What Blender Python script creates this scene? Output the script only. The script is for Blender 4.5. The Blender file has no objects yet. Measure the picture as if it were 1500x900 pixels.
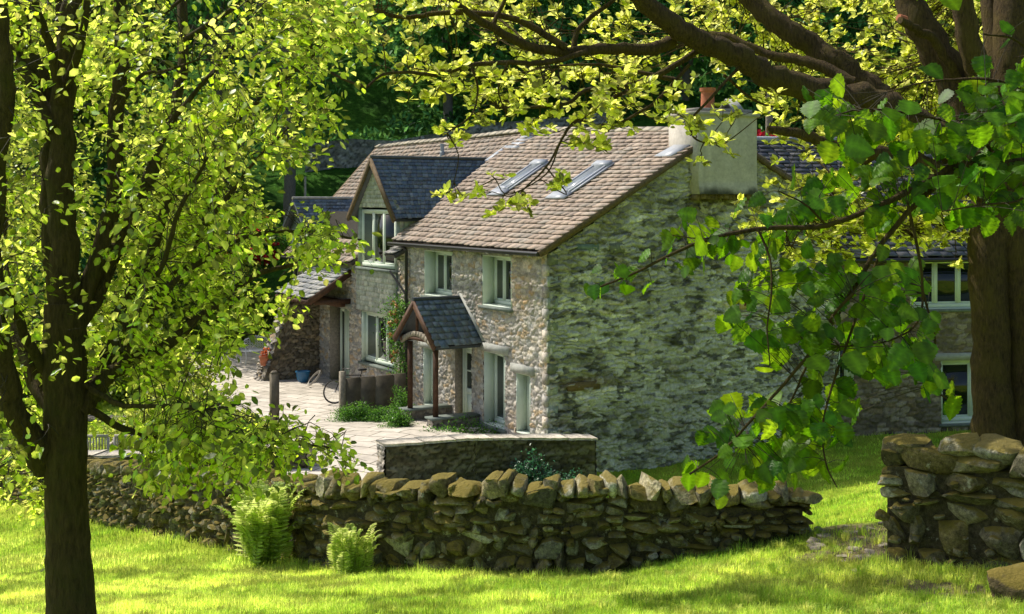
import bpy, bmesh, math, random
import numpy as np
from mathutils import Vector, noise as mnoise

random.seed(7)
RNG = np.random.default_rng(11)
sc = bpy.context.scene
COL = bpy.context.collection
EYE = 5.65
FPX = 1800.0           # focal length in photo pixels (photo is 1500 px wide)

def at(px, py, d):
    """point on the sight line through a photo position at true distance d"""
    return np.array([(px - 750) / FPX * d, d, EYE - (py - 290) / FPX * d])

# ------------------------------------------------------------------ mesh builder
class MB:
    def __init__(self):
        self.V, self.L, self.S, self.C, self.n = [], [], [], [], 0
    def add(self, v, f, col=(.5, .5, .5)):
        v = np.asarray(v, dtype=np.float64).reshape(-1, 3)
        if isinstance(f, np.ndarray):
            self.L.append((f + self.n).ravel()); self.S.append(np.full(len(f), f.shape[1], np.int64))
        else:
            for q in f:
                self.L.append(np.array(q, np.int64) + self.n)
            self.S.append(np.array([len(q) for q in f], np.int64))
        c = np.asarray(col, dtype=np.float64)
        if c.ndim == 1:
            c = np.tile(c[:3], (len(v), 1))
        self.V.append(v); self.C.append(c); self.n += len(v)
    def build(self, name, m, parent=None, smooth=None):
        me = bpy.data.meshes.new(name)
        V = np.concatenate(self.V); L = np.concatenate(self.L); S = np.concatenate(self.S)
        C = np.concatenate(self.C)
        off = np.zeros(3)
        p = parent
        while p is not None:
            off += np.array(p.location); p = p.parent
        V = V - off
        me.vertices.add(len(V)); me.vertices.foreach_set('co', V.astype(np.float32).ravel())
        me.loops.add(len(L)); me.loops.foreach_set('vertex_index', L.astype(np.int32))
        me.polygons.add(len(S))
        st = np.zeros(len(S), np.int32); st[1:] = np.cumsum(S)[:-1]
        me.polygons.foreach_set('loop_start', st)
        me.update(calc_edges=True)
        ca = me.color_attributes.new('tint', 'FLOAT_COLOR', 'POINT')
        ca.data.foreach_set('color', np.concatenate([C, np.ones((len(C), 1))], 1).astype(np.float32).ravel())
        if smooth is not None:
            me.polygons.foreach_set('use_smooth', np.ones(len(S), bool))
            if smooth < 179:
                me.set_sharp_from_angle(angle=math.radians(smooth))
        me.materials.append(m)
        me.validate()
        o = bpy.data.objects.new(name, me); COL.objects.link(o)
        if parent is not None:
            o.parent = parent
        return o

BOXF = [(0, 3, 2, 1), (4, 5, 6, 7), (0, 1, 5, 4), (1, 2, 6, 5), (2, 3, 7, 6), (3, 0, 4, 7)]
class Frame:
    """local frame of a wall: u along the wall, d outwards, z up"""
    def __init__(self, o, u, n):
        self.o, self.u, self.n = np.array(o, float), np.array([u[0], u[1], 0.]), np.array([n[0], n[1], 0.])
    def p(self, u, d, z):
        u, d, z = np.broadcast_arrays(np.asarray(u, float), np.asarray(d, float), np.asarray(z, float))
        r = self.o + u[..., None] * self.u + d[..., None] * self.n
        r = r.copy(); r[..., 2] += z
        return r
    def box(self, mb, u, d, z, col=(.5, .5, .5)):
        v = [self.p(*q) for q in ((u[0], d[0], z[0]), (u[1], d[0], z[0]), (u[1], d[1], z[0]), (u[0], d[1], z[0]),
                                  (u[0], d[0], z[1]), (u[1], d[0], z[1]), (u[1], d[1], z[1]), (u[0], d[1], z[1]))]
        mb.add(v, BOXF, col)
    def prism(self, mb, pts, d, col=(.5, .5, .5)):
        """polygon (u,z) pushed through d0..d1"""
        n = len(pts)
        v = [self.p(a, d[0], b) for a, b in pts] + [self.p(a, d[1], b) for a, b in pts]
        f = [tuple(range(n)), tuple(range(2 * n - 1, n - 1, -1))]
        f += [(i, i + n, (i + 1) % n + n, (i + 1) % n) for i in range(n)]
        mb.add(v, f, col)
WORLD = Frame((0, 0, 0), (1, 0), (0, 1))

def bar(mb, p0, p1, w, h, col=(.5, .5, .5), up=(0, 0, 1)):
    p0, p1 = np.array(p0, float), np.array(p1, float)
    t = p1 - p0; t /= np.linalg.norm(t); up = np.array(up, float)
    if abs(t @ up) > .95: up = np.array([0., 1., 0.])
    a = np.cross(t, up); a /= np.linalg.norm(a); b = np.cross(a, t)
    v = [p + a * sx * w / 2 + b * sy * h / 2 for p in (p0, p1) for sx, sy in ((-1, -1), (1, -1), (1, 1), (-1, 1))]
    mb.add(v, BOXF, col)

def smooth_path(P, R, k=4, jit=0.):
    P = np.array(P, float); R = np.array(R, float)
    if len(P) < 3: k = max(k, 2)
    Q = np.vstack([2 * P[0] - P[1], P, 2 * P[-1] - P[-2]])
    out, rr = [], []
    for i in range(len(P) - 1):
        a, b, c, d = Q[i:i + 4]
        for j in range(k):
            t = j / k
            out.append(.5 * ((2 * b) + (-a + c) * t + (2 * a - 5 * b + 4 * c - d) * t * t + (-a + 3 * b - 3 * c + d) * t ** 3))
            rr.append(R[i] * (1 - t) + R[i + 1] * t)
    out.append(P[-1]); rr.append(R[-1])
    out = np.array(out); rr = np.array(rr)
    if jit:
        out[1:-1] += RNG.normal(0, 1, out[1:-1].shape) * (rr[1:-1] * jit)[:, None]
    return out, rr

def tube(mb, P, R, sides=8, k=4, jit=0., rough=0., col=(.5, .5, .5), cap=True):
    P, R = smooth_path(P, R, k, jit)
    n = len(P)
    T = np.gradient(P, axis=0); T /= np.linalg.norm(T, axis=1)[:, None] + 1e-9
    a = np.cross(T[0], [0, 0, 1.]) if abs(T[0, 2]) < .9 else np.cross(T[0], [1., 0, 0])
    a /= np.linalg.norm(a)
    ang = np.arange(sides) * 2 * math.pi / sides
    V = np.zeros((n, sides, 3))
    for i in range(n):
        a = a - T[i] * (a @ T[i]); a /= np.linalg.norm(a) + 1e-9
        b = np.cross(T[i], a)
        r = R[i] * (1 + (RNG.normal(0, rough, sides) if rough else 0))
        V[i] = P[i] + (np.cos(ang)[:, None] * a + np.sin(ang)[:, None] * b) * np.reshape(r * np.ones(sides), (-1, 1))
    i, j = np.meshgrid(np.arange(n - 1), np.arange(sides), indexing='ij')
    q = np.stack([i * sides + j, i * sides + (j + 1) % sides, (i + 1) * sides + (j + 1) % sides, (i + 1) * sides + j], -1).reshape(-1, 4)
    mb.add(V.reshape(-1, 3), q, col)
    if cap:
        mb.add(V[-1], [tuple(range(sides))], col); mb.add(V[0], [tuple(range(sides))[::-1]], col)

def lathe(mb, c, prof, sides=20, col=(.5, .5, .5)):
    c = np.array(c, float); n = len(prof); ang = np.arange(sides) * 2 * math.pi / sides
    V = np.array([[[r * math.cos(t), r * math.sin(t), z] for t in ang] for r, z in prof]) + c
    i, j = np.meshgrid(np.arange(n - 1), np.arange(sides), indexing='ij')
    q = np.stack([i * sides + j, i * sides + (j + 1) % sides, (i + 1) * sides + (j + 1) % sides, (i + 1) * sides + j], -1).reshape(-1, 4)
    mb.add(V.reshape(-1, 3), q, col)

# ------------------------------------------------------------------ noise in numpy
def hash2(i, j, s):
    h = (i.astype(np.int64) * 374761393 + j.astype(np.int64) * 668265263 + s * 2147483647) & 0xffffffff
    h = ((h ^ (h >> 13)) * 1274126177) & 0xffffffff
    h = h ^ (h >> 16)
    h = (h * 2246822519) & 0xffffffff
    return ((h ^ (h >> 15)) & 0xffffff) / float(0xffffff)
def vnoise(x, y, s=0):
    i, j = np.floor(x), np.floor(y); fx, fy = x - i, y - j
    fx = fx * fx * (3 - 2 * fx); fy = fy * fy * (3 - 2 * fy)
    a, b = hash2(i, j, s), hash2(i + 1, j, s); c, d = hash2(i, j + 1, s), hash2(i + 1, j + 1, s)
    return (a * (1 - fx) + b * fx) * (1 - fy) + (c * (1 - fx) + d * fx) * fy
def fbm(x, y, s=0, o=4):
    r, a, t = 0, 1., 0
    for k in range(o):
        r = r + a * vnoise(x * 2 ** k, y * 2 ** k, s + k); t += a; a *= .5
    return r / t
def worley(x, y, s=0):
    i0, j0 = np.floor(x), np.floor(y)
    f1 = np.full(x.shape, 9.); f2 = np.full(x.shape, 9.); cid = np.zeros(x.shape)
    for dj in (-1, 0, 1):
        for di in (-1, 0, 1, 2, -2):
            i, j = i0 + di, j0 + dj
            px = i + .12 + .76 * hash2(i, j, s) + .5 * (np.mod(j, 2))
            py = j + .18 + .64 * hash2(i, j, s + 5)
            d = np.maximum(np.abs(px - x), np.abs(py - y)) * .6 + np.hypot(px - x, py - y) * .4
            k = hash2(i, j, s + 9)
            near = d < f1
            f2 = np.where(near, f1, np.minimum(f2, d)); cid = np.where(near, k, cid); f1 = np.where(near, d, f1)
    return f1, f2 - f1, cid
def sstep(a, b, x):
    t = np.clip((x - a) / (b - a), 0, 1); return t * t * (3 - 2 * t)

# ------------------------------------------------------------------ materials
def newmat(name):
    m = bpy.data.materials.new(name); m.use_nodes = True
    nt = m.node_tree; nt.nodes.clear()
    return m, nt
def nd(nt, typ, ins=None, **props):
    n = nt.nodes.new(typ)
    for k, v in props.items(): setattr(n, k, v)
    for k, v in (ins or {}).items():
        s = n.inputs[k]
        if isinstance(v, bpy.types.NodeSocket): nt.links.new(v, s)
        else: s.default_value = v
    return n
def ramp(nt, fac, stops):
    r = nd(nt, 'ShaderNodeValToRGB', {'Fac': fac})
    e = r.color_ramp.elements
    while len(e) < len(stops): e.new(.5)
    for i, (p, c) in enumerate(stops):
        e[i].position = p; e[i].color = (*c, 1) if len(c) == 3 else c
    return r.outputs['Color']
def mixc(nt, fac, a, b, mode='MIX'):
    n = nd(nt, 'ShaderNodeMix', data_type='RGBA', blend_type=mode)
    for s, v in ((n.inputs[0], fac), (n.inputs[6], a), (n.inputs[7], b)):
        if isinstance(v, bpy.types.NodeSocket): nt.links.new(v, s)
        else: s.default_value = v if not isinstance(v, tuple) else (*v, 1)[:4]
    return n.outputs[2]
def out(nt, sh):
    o = nd(nt, 'ShaderNodeOutputMaterial'); nt.links.new(sh, o.inputs['Surface'])
def geo_noise(nt, scale, detail=5, rough=.6, vec=None):
    if vec is None: vec = nd(nt, 'ShaderNodeNewGeometry').outputs['Position']
    return nd(nt, 'ShaderNodeTexNoise', {'Vector': vec, 'Scale': scale, 'Detail': detail, 'Roughness': rough}).outputs['Fac']

def vmat(name, rough=.85, nscale=12., namt=.5, bscale=60., bump=.4, spec=.25, moss=None, mosslev=.55, mul=(1, 1, 1), bdist=.01, lichen=None):
    """colour comes from each mesh's own per-stone / per-slate tint, broken up by noise"""
    m, nt = newmat(name)
    att = nd(nt, 'ShaderNodeAttribute', attribute_name='tint').outputs['Color']
    n1 = geo_noise(nt, nscale)
    v = nd(nt, 'ShaderNodeMapRange', {'Value': n1, 1: .25, 2: .75, 3: 1 - namt, 4: 1 + namt}).outputs[0]
    sp = nd(nt, 'ShaderNodeMapRange', {'Value': geo_noise(nt, nscale * 5, 4, .8), 1: .32, 2: .68, 3: 1 - namt * .7, 4: 1 + namt * .6}).outputs[0]
    v = nd(nt, 'ShaderNodeMath', {0: v, 1: sp}, operation='MULTIPLY').outputs[0]
    c = mixc(nt, 1., att, v, 'MULTIPLY')
    if mul != (1, 1, 1): c = mixc(nt, 1., c, mul, 'MULTIPLY')
    if lichen:
        ln = geo_noise(nt, lichen[1], 6, .7)
        lf = nd(nt, 'ShaderNodeMapRange', {'Value': ln, 1: lichen[2], 2: lichen[2] + .06, 3: 0., 4: lichen[3]}).outputs[0]
        c = mixc(nt, lf, c, lichen[0])
    if moss:
        g = nd(nt, 'ShaderNodeNewGeometry')
        z = nd(nt, 'ShaderNodeSeparateXYZ', {0: g.outputs['Normal']}).outputs['Z']
        mn = geo_noise(nt, 5., 6, .7)
        s = nd(nt, 'ShaderNodeMath', {0: z, 1: .55}, operation='MULTIPLY').outputs[0]
        s = nd(nt, 'ShaderNodeMath', {0: s, 1: mn}, operation='ADD').outputs[0]
        f = nd(nt, 'ShaderNodeMapRange', {'Value': s, 1: mosslev, 2: mosslev + .18, 3: 0., 4: .9}).outputs[0]
        c = mixc(nt, f, c, moss)
    b = nd(nt, 'ShaderNodeBump', {'Height': geo_noise(nt, bscale, 6, .7), 'Strength': bump, 'Distance': bdist})
    p = nd(nt, 'ShaderNodeBsdfPrincipled', {'Base Color': c, 'Roughness': rough, 'Specular IOR Level': spec, 'Normal': b.outputs[0]})
    out(nt, p.outputs[0])
    return m

def leafmat(name, dcol, tcol, dcol2, tcol2, gloss=.06, trans=.5, rough=.35):
    """leaf: reflected and transmitted light, hue varied per leaf by its tint"""
    m, nt = newmat(name)
    r = nd(nt, 'ShaderNodeSeparateColor', {0: nd(nt, 'ShaderNodeAttribute', attribute_name='tint').outputs['Color']})
    k = r.outputs[0]; br = r.outputs[1]
    vn = nd(nt, 'ShaderNodeMapRange', {'Value': r.outputs[2], 1: 0., 2: 1., 3: .82, 4: 1.42}).outputs[0]
    mot = nd(nt, 'ShaderNodeMapRange', {'Value': geo_noise(nt, 28., 3), 1: .3, 2: .7, 3: .8, 4: 1.18}).outputs[0]
    br = nd(nt, 'ShaderNodeMath', {0: br, 1: vn}, operation='MULTIPLY').outputs[0]
    br = nd(nt, 'ShaderNodeMath', {0: br, 1: mot}, operation='MULTIPLY').outputs[0]
    dc = mixc(nt, 1., mixc(nt, k, dcol, dcol2), br, 'MULTIPLY'); tc = mixc(nt, 1., mixc(nt, k, tcol, tcol2), br, 'MULTIPLY')
    d = nd(nt, 'ShaderNodeBsdfDiffuse', {'Color': dc}).outputs[0]
    t = nd(nt, 'ShaderNodeBsdfTranslucent', {'Color': tc}).outputs[0]
    s = nd(nt, 'ShaderNodeMixShader', {0: trans, 1: d, 2: t}).outputs[0]
    if gloss:
        g = nd(nt, 'ShaderNodeBsdfGlossy', {'Color': (.9, .95, .9, 1), 'Roughness': rough}).outputs[0]
        fr = gloss
        s = nd(nt, 'ShaderNodeMixShader', {0: fr, 1: s, 2: g}).outputs[0]
    out(nt, s)
    return m

def barkmat(name, c1, c2, mossc=None, mossamt=.5):
    m, nt = newmat(name)
    pos = nd(nt, 'ShaderNodeNewGeometry').outputs['Position']
    mp = nd(nt, 'ShaderNodeMapping', {'Vector': pos, 'Scale': (1, 1, .22)}).outputs[0]
    n = geo_noise(nt, 38., 7, .7, mp)
    c = ramp(nt, n, [(.3, c1), (.7, c2)])
    if mossc:
        f = nd(nt, 'ShaderNodeMapRange', {'Value': geo_noise(nt, 3.5, 6, .7), 1: .45, 2: .6, 3: 0., 4: mossamt}).outputs[0]
        c = mixc(nt, f, c, mossc)
    b = nd(nt, 'ShaderNodeBump', {'Height': n, 'Strength': 1., 'Distance': .07})
    p = nd(nt, 'ShaderNodeBsdfPrincipled', {'Base Color': c, 'Roughness': .9, 'Specular IOR Level': .2, 'Normal': b.outputs[0]})
    out(nt, p.outputs[0]); return m

def plain(name, col, rough=.6, namt=.15, nscale=8., spec=.4, metal=0., bump=.1):
    m, nt = newmat(name)
    v = nd(nt, 'ShaderNodeMapRange', {'Value': geo_noise(nt, nscale), 1: .3, 2: .7, 3: 1 - namt, 4: 1 + namt}).outputs[0]
    c = mixc(nt, 1., col, v, 'MULTIPLY')
    b = nd(nt, 'ShaderNodeBump', {'Height': geo_noise(nt, nscale * 8), 'Strength': bump, 'Distance': .01})
    p = nd(nt, 'ShaderNodeBsdfPrincipled', {'Base Color': c, 'Roughness': rough, 'Specular IOR Level': spec, 'Metallic': metal, 'Normal': b.outputs[0]})
    out(nt, p.outputs[0]); return m

M = {}
M['facade'] = vmat('facade_stone', nscale=14, namt=.35, bscale=45, bump=.6, bdist=.02)
M['gable'] = vmat('gable_stone', nscale=16, namt=.3, bscale=40, bump=.7, bdist=.02, moss=(.10, .11, .045), mosslev=.95, mul=(1.14, 1.05, 1.07))
M['dry'] = vmat('dry_stone', nscale=19, namt=.75, bscale=26, bump=1., bdist=.05, moss=(.22, .175, .03), mosslev=.74, lichen=((.50, .51, .40), 6., .60, .75))
M['garden'] = vmat('garden_stone', nscale=9, namt=.4, bscale=38, bump=.7, bdist=.02)
M['tile'] = vmat('roof_tile', rough=.75, nscale=5, namt=.22, bscale=30, bump=.35, lichen=((.40, .38, .30), 9., .66, .35))
M['slate'] = vmat('blue_slate', rough=.42, nscale=6, namt=.35, bscale=30, bump=.35, spec=.5, moss=(.07, .10, .02), mosslev=1.05)
M['hung'] = vmat('hung_slate', rough=.6, nscale=9, namt=.25, bscale=30, bump=.3)
M['render'] = vmat('grey_render', rough=.9, nscale=2.6, namt=.22, bscale=50, bump=.3)
M['paint'] = plain('sage_paint', (.63, .71, .61), .45, .06, 5)
M['glass'] = plain('window_glass', (.008, .012, .011), .04, .3, 1.2, .6, 0, .02)
M['skyglass'] = plain('rooflight_glass', (.30, .34, .38), .12, .1, 2, .8)  # pale grey-blue base stands in for reflected sky
M['wood'] = plain('brown_timber', (.085, .042, .024), .7, .4, 9, .3)
M['greywood'] = plain('weathered_timber', (.26, .23, .18), .8, .35, 12, .2)
M['board'] = plain('dark_bargeboard', (.13, .095, .055), .8, .4, 14, .2)
M['black'] = plain('black_gutter', (.012, .012, .013), .35, .2, 8, .5)
M['lead'] = plain('lead_sheet', (.34, .37, .42), .45, .15, 6, .5)
M['terracotta'] = plain('terracotta', (.42, .15, .08), .8, .25, 9, .2)
M['white'] = plain('white_paint', (.78, .80, .80), .5, .08, 9)
M['teak'] = plain('silvered_teak', (.46, .42, .36), .75, .2, 14, .2)
M['blue'] = plain('blue_glaze', (.02, .13, .28), .3, .15, 6, .5)
M['lintel'] = plain('slate_lintel', (.36, .37, .34), .7, .2, 7, .3, 0, .3)
M['sill'] = plain('slate_sill', (.15, .18, .16), .7, .25, 7, .3, 0, .3)
M['slab'] = plain('slate_slab', (.125, .105, .075), .75, .45, 3, .3, 0, .4)
M['dark'] = plain('dark_interior', (.02, .017, .013), .9, .2, 4)
M['rubber'] = plain('black_rubber', (.015, .015, .015), .7, .2, 9)
M['metal'] = plain('grey_metal', (.35, .36, .38), .35, .15, 9, .5, .8)
M['bark1'] = barkmat('young_bark', (.036, .026, .013), (.15, .11, .05), (.085, .085, .022), .5)
M['bark2'] = barkmat('old_bark', (.022, .017, .009), (.15, .10, .045), (.13, .10, .024), .55)
M['bark3'] = barkmat('grey_bark', (.10, .09, .085), (.26, .24, .22))
M['twig'] = plain('twig_bark', (.035, .028, .015), .8, .2, 20)
M['leaf_left'] = leafmat('young_tree_leaf', (.08, .25, .010), (.62, .86, .02), (.34, .42, .05), (1.0, .98, .24), .03, .64)
M['leaf_right'] = leafmat('sycamore_leaf', (.40, .50, .04), (.92, .97, .10), (.58, .62, .11), (1.0, .98, .32), .03, .62)
M['leaf_near'] = leafmat('hazel_leaf', (.04, .125, .006), (.13, .40, .004), (.085, .18, .008), (.46, .68, .015), gloss=.02, rough=.48)
M['leaf_shrub'] = leafmat('shrub_leaf', (.20, .28, .03), (.58, .70, .07), (.28, .33, .07), (.74, .78, .16), .02)
M['leaf_green'] = leafmat('bush_leaf', (.04, .14, .018), (.14, .36, .03), (.06, .18, .02), (.2, .42, .04), .03)
M['leaf_dark'] = leafmat('forest_leaf', (.075, .25, .09), (.10, .31, .08), (.125, .30, .09), (.20, .40, .09), .01, .45)
M['leaf_wood'] = leafmat('lit_wood_leaf', (.05, .10, .015), (.18, .28, .03), (.08, .13, .02), (.30, .36, .05), .02, .45)
M['fern'] = leafmat('fern_frond', (.22, .34, .06), (.70, .86, .16), (.32, .42, .12), (.95, .98, .36), .02)
M['grass'] = leafmat('grass_blade', (.28, .52, .05), (.64, .90, .07), (.64, .68, .15), (.98, 1.0, .22), .01, .5, .5)
M['red'] = leafmat('red_petal', (.42, .015, .03), (.5, .02, .03), (.5, .04, .06), (.6, .05, .08), .0)
M['potred'] = leafmat('pot_flower_petal', (.55, .13, .05), (.55, .13, .05), (.6, .22, .1), (.6, .22, .1), .0)
M['orange'] = leafmat('orange_petal', (.6, .28, .10), (.6, .28, .10), (.68, .48, .28), (.68, .48, .28), .0)
M['bluegreen'] = leafmat('border_leaf', (.035, .12, .06), (.07, .22, .09), (.06, .17, .10), (.1, .28, .13), .04)

# ------------------------------------------------------------------ ground heights (thin plate spline through surveyed spots)
HC = np.array([.833, 28.3]); HA = np.array([-.504, .864]); HB = np.array([.864, .504])
def H2(s, t): return HC + s * HA + t * HB
CP = [(0, 0, 4.0), (-7, 0, 3.6), (7, 0, 4.4), (0, 6, 2.85), (-5, 7, 2.4), (6, 7, 3.05), (0, 12, 1.58), (-4, 12.5, 1.42), (-3.8, 15, .85), (3.5, 12, 1.65)]
WALLPTS = [(20, 29, 655, 728), (130, 25, 672, 757), (250, 21.5, 677, 783), (350, 19.3, 686, 806), (500, 17.2, 697, 832),
           (700, 16.2, 695, 842), (850, 16.0, 696, 842), (1000, 16.0, 702, 822), (1100, 16.0, 705, 801), (1183, 16.1, 706, 778)]
for px, d, yt, yb in WALLPTS:
    q = at(px, yb, d); CP.append(tuple(q))
RW = [(1292, 14.5, 640, 812), (1400, 14.0, 640, 826), (1500, 13.5, 648, 838), (1640, 12.8, 655, 860)]
for px, d, yt, yb in RW:
    CP.append(tuple(at(px, yb, d)))
CP += [(-.4, 18.8, .15), (-.3, 22, -.5), (3.2, 20, -.25), (2.5, 24, -.9), (-4, 26, -.27), (-2.4, 25.5, -.25), (-1.0, 27.5, -.22), (-6, 24.5, -.4),
       (*H2(1, -.6), -.22), (*H2(6, -1), -.25), (*H2(12, -1), -.33), (*H2(16, -2), -.35), (-6.3, 32.5, -.33), (-9, 28, -.6), (-12, 32, -.5), (-9.5, 42, -.3),
       (*H2(-.7, 1), -.93), (*H2(-.7, 3), -.95), (*H2(-.7, 5), -.85), (*H2(-.7, 8.5), -.72), (11.5, 33, -.7), (7.5, 27.5, -.70), (4.7, 16.6, 1.28),
       (5.9, 21.5, .32), (10, 24, .1), (6.2, 13.8, 1.5), (12, 17, 1.6), (20, 20, 1.6), (20, 34, -.3), (-20, 20, -.8), (-30, 30, -1), (-25, 45, -.3), (0, 50, .6), (20, 50, .6), (-15, 12, 1.0)]
CPA = np.array(CP)
def _tps():
    P = CPA[:, :2]; n = len(P)
    r = np.hypot(P[:, None, 0] - P[None, :, 0], P[:, None, 1] - P[None, :, 1])
    K = np.where(r > 0, r * r * np.log(r + 1e-9), 0) + np.eye(n) * .35
    A = np.zeros((n + 3, n + 3)); A[:n, :n] = K; A[:n, n] = 1; A[:n, n + 1:] = P; A[n, :n] = 1; A[n + 1:, :n] = P.T
    return np.linalg.solve(A, np.concatenate([CPA[:, 2], np.zeros(3)]))
TW = _tps()
def ground(x, y):
    x = np.asarray(x, float); y = np.asarray(y, float); sh = np.broadcast(x, y).shape
    x = np.broadcast_to(x, sh).ravel(); y = np.broadcast_to(y, sh).ravel(); n = len(CPA)
    z = np.empty(len(x))
    for i in range(0, len(x), 40000):
        a, b = x[i:i + 40000], y[i:i + 40000]
        r2 = (a[:, None] - CPA[None, :, 0]) ** 2 + (b[:, None] - CPA[None, :, 1]) ** 2
        z[i:i + 40000] = (.5 * r2 * np.log(r2 + 1e-12)) @ TW[:n] + TW[n] + TW[n + 1] * a + TW[n + 2] * b
    far = np.maximum(np.abs(x) - 24, 0)
    z = z * np.exp(-far * .06) + (1 - np.exp(-far * .06)) * 0.3
    z += (fbm(x * 1.1, y * 1.1, 3, 3) - .5) * .10
    return z.reshape(sh)
def gz(x, y): return float(ground(np.array([x]), np.array([y]))[0])

def empty(name, loc):
    o = bpy.data.objects.new(name, None); o.empty_display_size = .2
    o.location = [float(c) for c in loc]; COL.objects.link(o); return o
def tag(o, label=None, cat=None, group=None, kind=None):
    if label: o['label'] = label
    if cat: o['category'] = cat
    if group: o['group'] = group
    if kind: o['kind'] = kind
    return o
# ------------------------------------------------------------------ setting: lawn, path, hillside
def ground_mat():
    m, nt = newmat('turf')
    n1 = geo_noise(nt, .9, 5); n2 = geo_noise(nt, 22., 6, .7)
    c = ramp(nt, n1, [(.35, (.20, .36, .02)), (.65, (.38, .46, .045))])
    v = nd(nt, 'ShaderNodeMapRange', {'Value': n2, 1: .3, 2: .7, 3: .45, 4: 1.35}).outputs[0]
    c = mixc(nt, 1., c, v, 'MULTIPLY')
    # bare trodden earth comes in from the tint of the sheet
    e = nd(nt, 'ShaderNodeSeparateColor', {0: nd(nt, 'ShaderNodeAttribute', attribute_name='tint').outputs['Color']}).outputs[0]
    ef = nd(nt, 'ShaderNodeMath', {0: e, 1: n2}, operation='MULTIPLY').outputs[0]
    ef = nd(nt, 'ShaderNodeMapRange', {'Value': ef, 1: .30, 2: .42, 3: 0., 4: 1.}).outputs[0]
    soil = ramp(nt, geo_noise(nt, 30., 6, .8), [(.3, (.06, .045, .022)), (.7, (.30, .25, .15))])
    c = mixc(nt, ef, c, soil)
    b = nd(nt, 'ShaderNodeBump', {'Height': n2, 'Strength': .8, 'Distance': .05})
    p = nd(nt, 'ShaderNodeBsdfPrincipled', {'Base Color': c, 'Roughness': 1., 'Specular IOR Level': .1, 'Normal': b.outputs[0]})
    out(nt, p.outputs[0]); return m
def grid_sheet(name, xs, ys, zf, m, tint=None):
    X, Y = np.meshgrid(xs, ys, indexing='ij')
    Z = zf(X, Y); nx, ny = X.shape
    i, j = np.meshgrid(np.arange(nx - 1), np.arange(ny - 1), indexing='ij')
    q = np.stack([i * ny + j, (i + 1) * ny + j, (i + 1) * ny + j + 1, i * ny + j + 1], -1).reshape(-1, 4)
    mb = MB(); C = np.zeros((X.size, 3))
    if tint is not None: C[:, 0] = tint(X.ravel(), Y.ravel())
    mb.add(np.stack([X, Y, Z], -1).reshape(-1, 3), q, C)
    return mb.build(name, m, None, 180)
GAPC = at(1250, 785, 15.6)[:2]
def bare(x, y):
    g1 = np.exp(-(((x - GAPC[0]) / .75) ** 2 + ((y - GAPC[1]) / 1.5) ** 2))
    g2 = np.exp(-(((x - 5.0) / 1.3) ** 2 + ((y - 12.6) / .7) ** 2)) * .75
    g3 = sstep(1.0, 4.5, x) * sstep(16.5, 14.5, y) * sstep(9, 11, y) * sstep(.50, .66, fbm(x * 1.5, y * 1.5, 88, 4)) * .75
    return np.clip(g1 * 1.1 + g2 + g3, 0, 1)
M['turf'] = ground_mat()
xs = np.unique(np.concatenate([np.arange(-130, -30, 8.), np.arange(-30, -14, 1.), np.arange(-14, 14, .2), np.arange(14, 30, 1.), np.arange(30, 131, 8.)]))
ys = np.unique(np.concatenate([np.arange(-60, -6, 6.), np.arange(-6, 8, 1.), np.arange(8, 36, .2), np.arange(36, 60, 1.), [64.]]))
lawn = tag(grid_sheet('lawn', xs, ys, ground, M['turf'], bare), kind='structure')

def hill_z(x, y):
    rise = np.where(y < 60, .66 * np.maximum(y - 50, 0), 6.6 + .42 * (y - 60))
    return .2 + rise + (fbm(x * .12, y * .12, 21, 4) - .5) * 3.2 * sstep(50, 60, y) - 1.2 * (1 - sstep(46, 52, y))
def hill_mat():
    m, nt = newmat('hill_turf')
    c = ramp(nt, geo_noise(nt, .5, 7, .7), [(.3, (.03, .075, .018)), (.5, (.06, .17, .022)), (.68, (.11, .27, .03))])
    v = nd(nt, 'ShaderNodeMapRange', {'Value': geo_noise(nt, 5., 6, .8), 1: .3, 2: .7, 3: .4, 4: 1.4}).outputs[0]
    c = mixc(nt, 1., c, v, 'MULTIPLY')
    b = nd(nt, 'ShaderNodeBump', {'Height': geo_noise(nt, 3., 6, .8), 'Strength': 1., 'Distance': .4})
    p = nd(nt, 'ShaderNodeBsdfPrincipled', {'Base Color': c, 'Roughness': 1., 'Specular IOR Level': .05, 'Normal': b.outputs[0]})
    out(nt, p.outputs[0]); return m
M['hill'] = hill_mat()
hillside = tag(grid_sheet('hillside', np.arange(-150, 151, 1.5), np.concatenate([np.arange(46, 90, 1.), np.arange(90, 190, 4.)]), hill_z, M['hill']), kind='structure')
def hz(x, y): return float(hill_z(np.array([float(x)]), np.array([float(y)]))[0])

def flag_mat():
    m, nt = newmat('flagstones')
    pos = nd(nt, 'ShaderNodeNewGeometry').outputs['Position']
    mp = nd(nt, 'ShaderNodeMapping', {'Vector': pos, 'Rotation': (0, 0, .53), 'Scale': (1, 1, 1)}).outputs[0]
    br = nd(nt, 'ShaderNodeTexBrick', {'Vector': mp, 'Color1': (.64, .585, .51, 1), 'Color2': (.49, .445, .38, 1), 'Mortar': (.12, .105, .07, 1), 'Scale': 1.,
            'Mortar Size': .018, 'Mortar Smooth': .3, 'Brick Width': .85, 'Row Height': .55}, offset=.42)
    v = nd(nt, 'ShaderNodeMapRange', {'Value': geo_noise(nt, 3., 6, .7), 1: .3, 2: .7, 3: .75, 4: 1.2}).outputs[0]
    c = mixc(nt, 1., br.outputs['Color'], v, 'MULTIPLY')
    b = nd(nt, 'ShaderNodeBump', {'Height': br.outputs['Fac'], 'Strength': .5, 'Distance': .02}, invert=True)
    p = nd(nt, 'ShaderNodeBsdfPrincipled', {'Base Color': c, 'Roughness': .8, 'Specular IOR Level': .3, 'Normal': b.outputs[0]})
    out(nt, p.outputs[0]); return m
M['flag'] = flag_mat()
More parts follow.
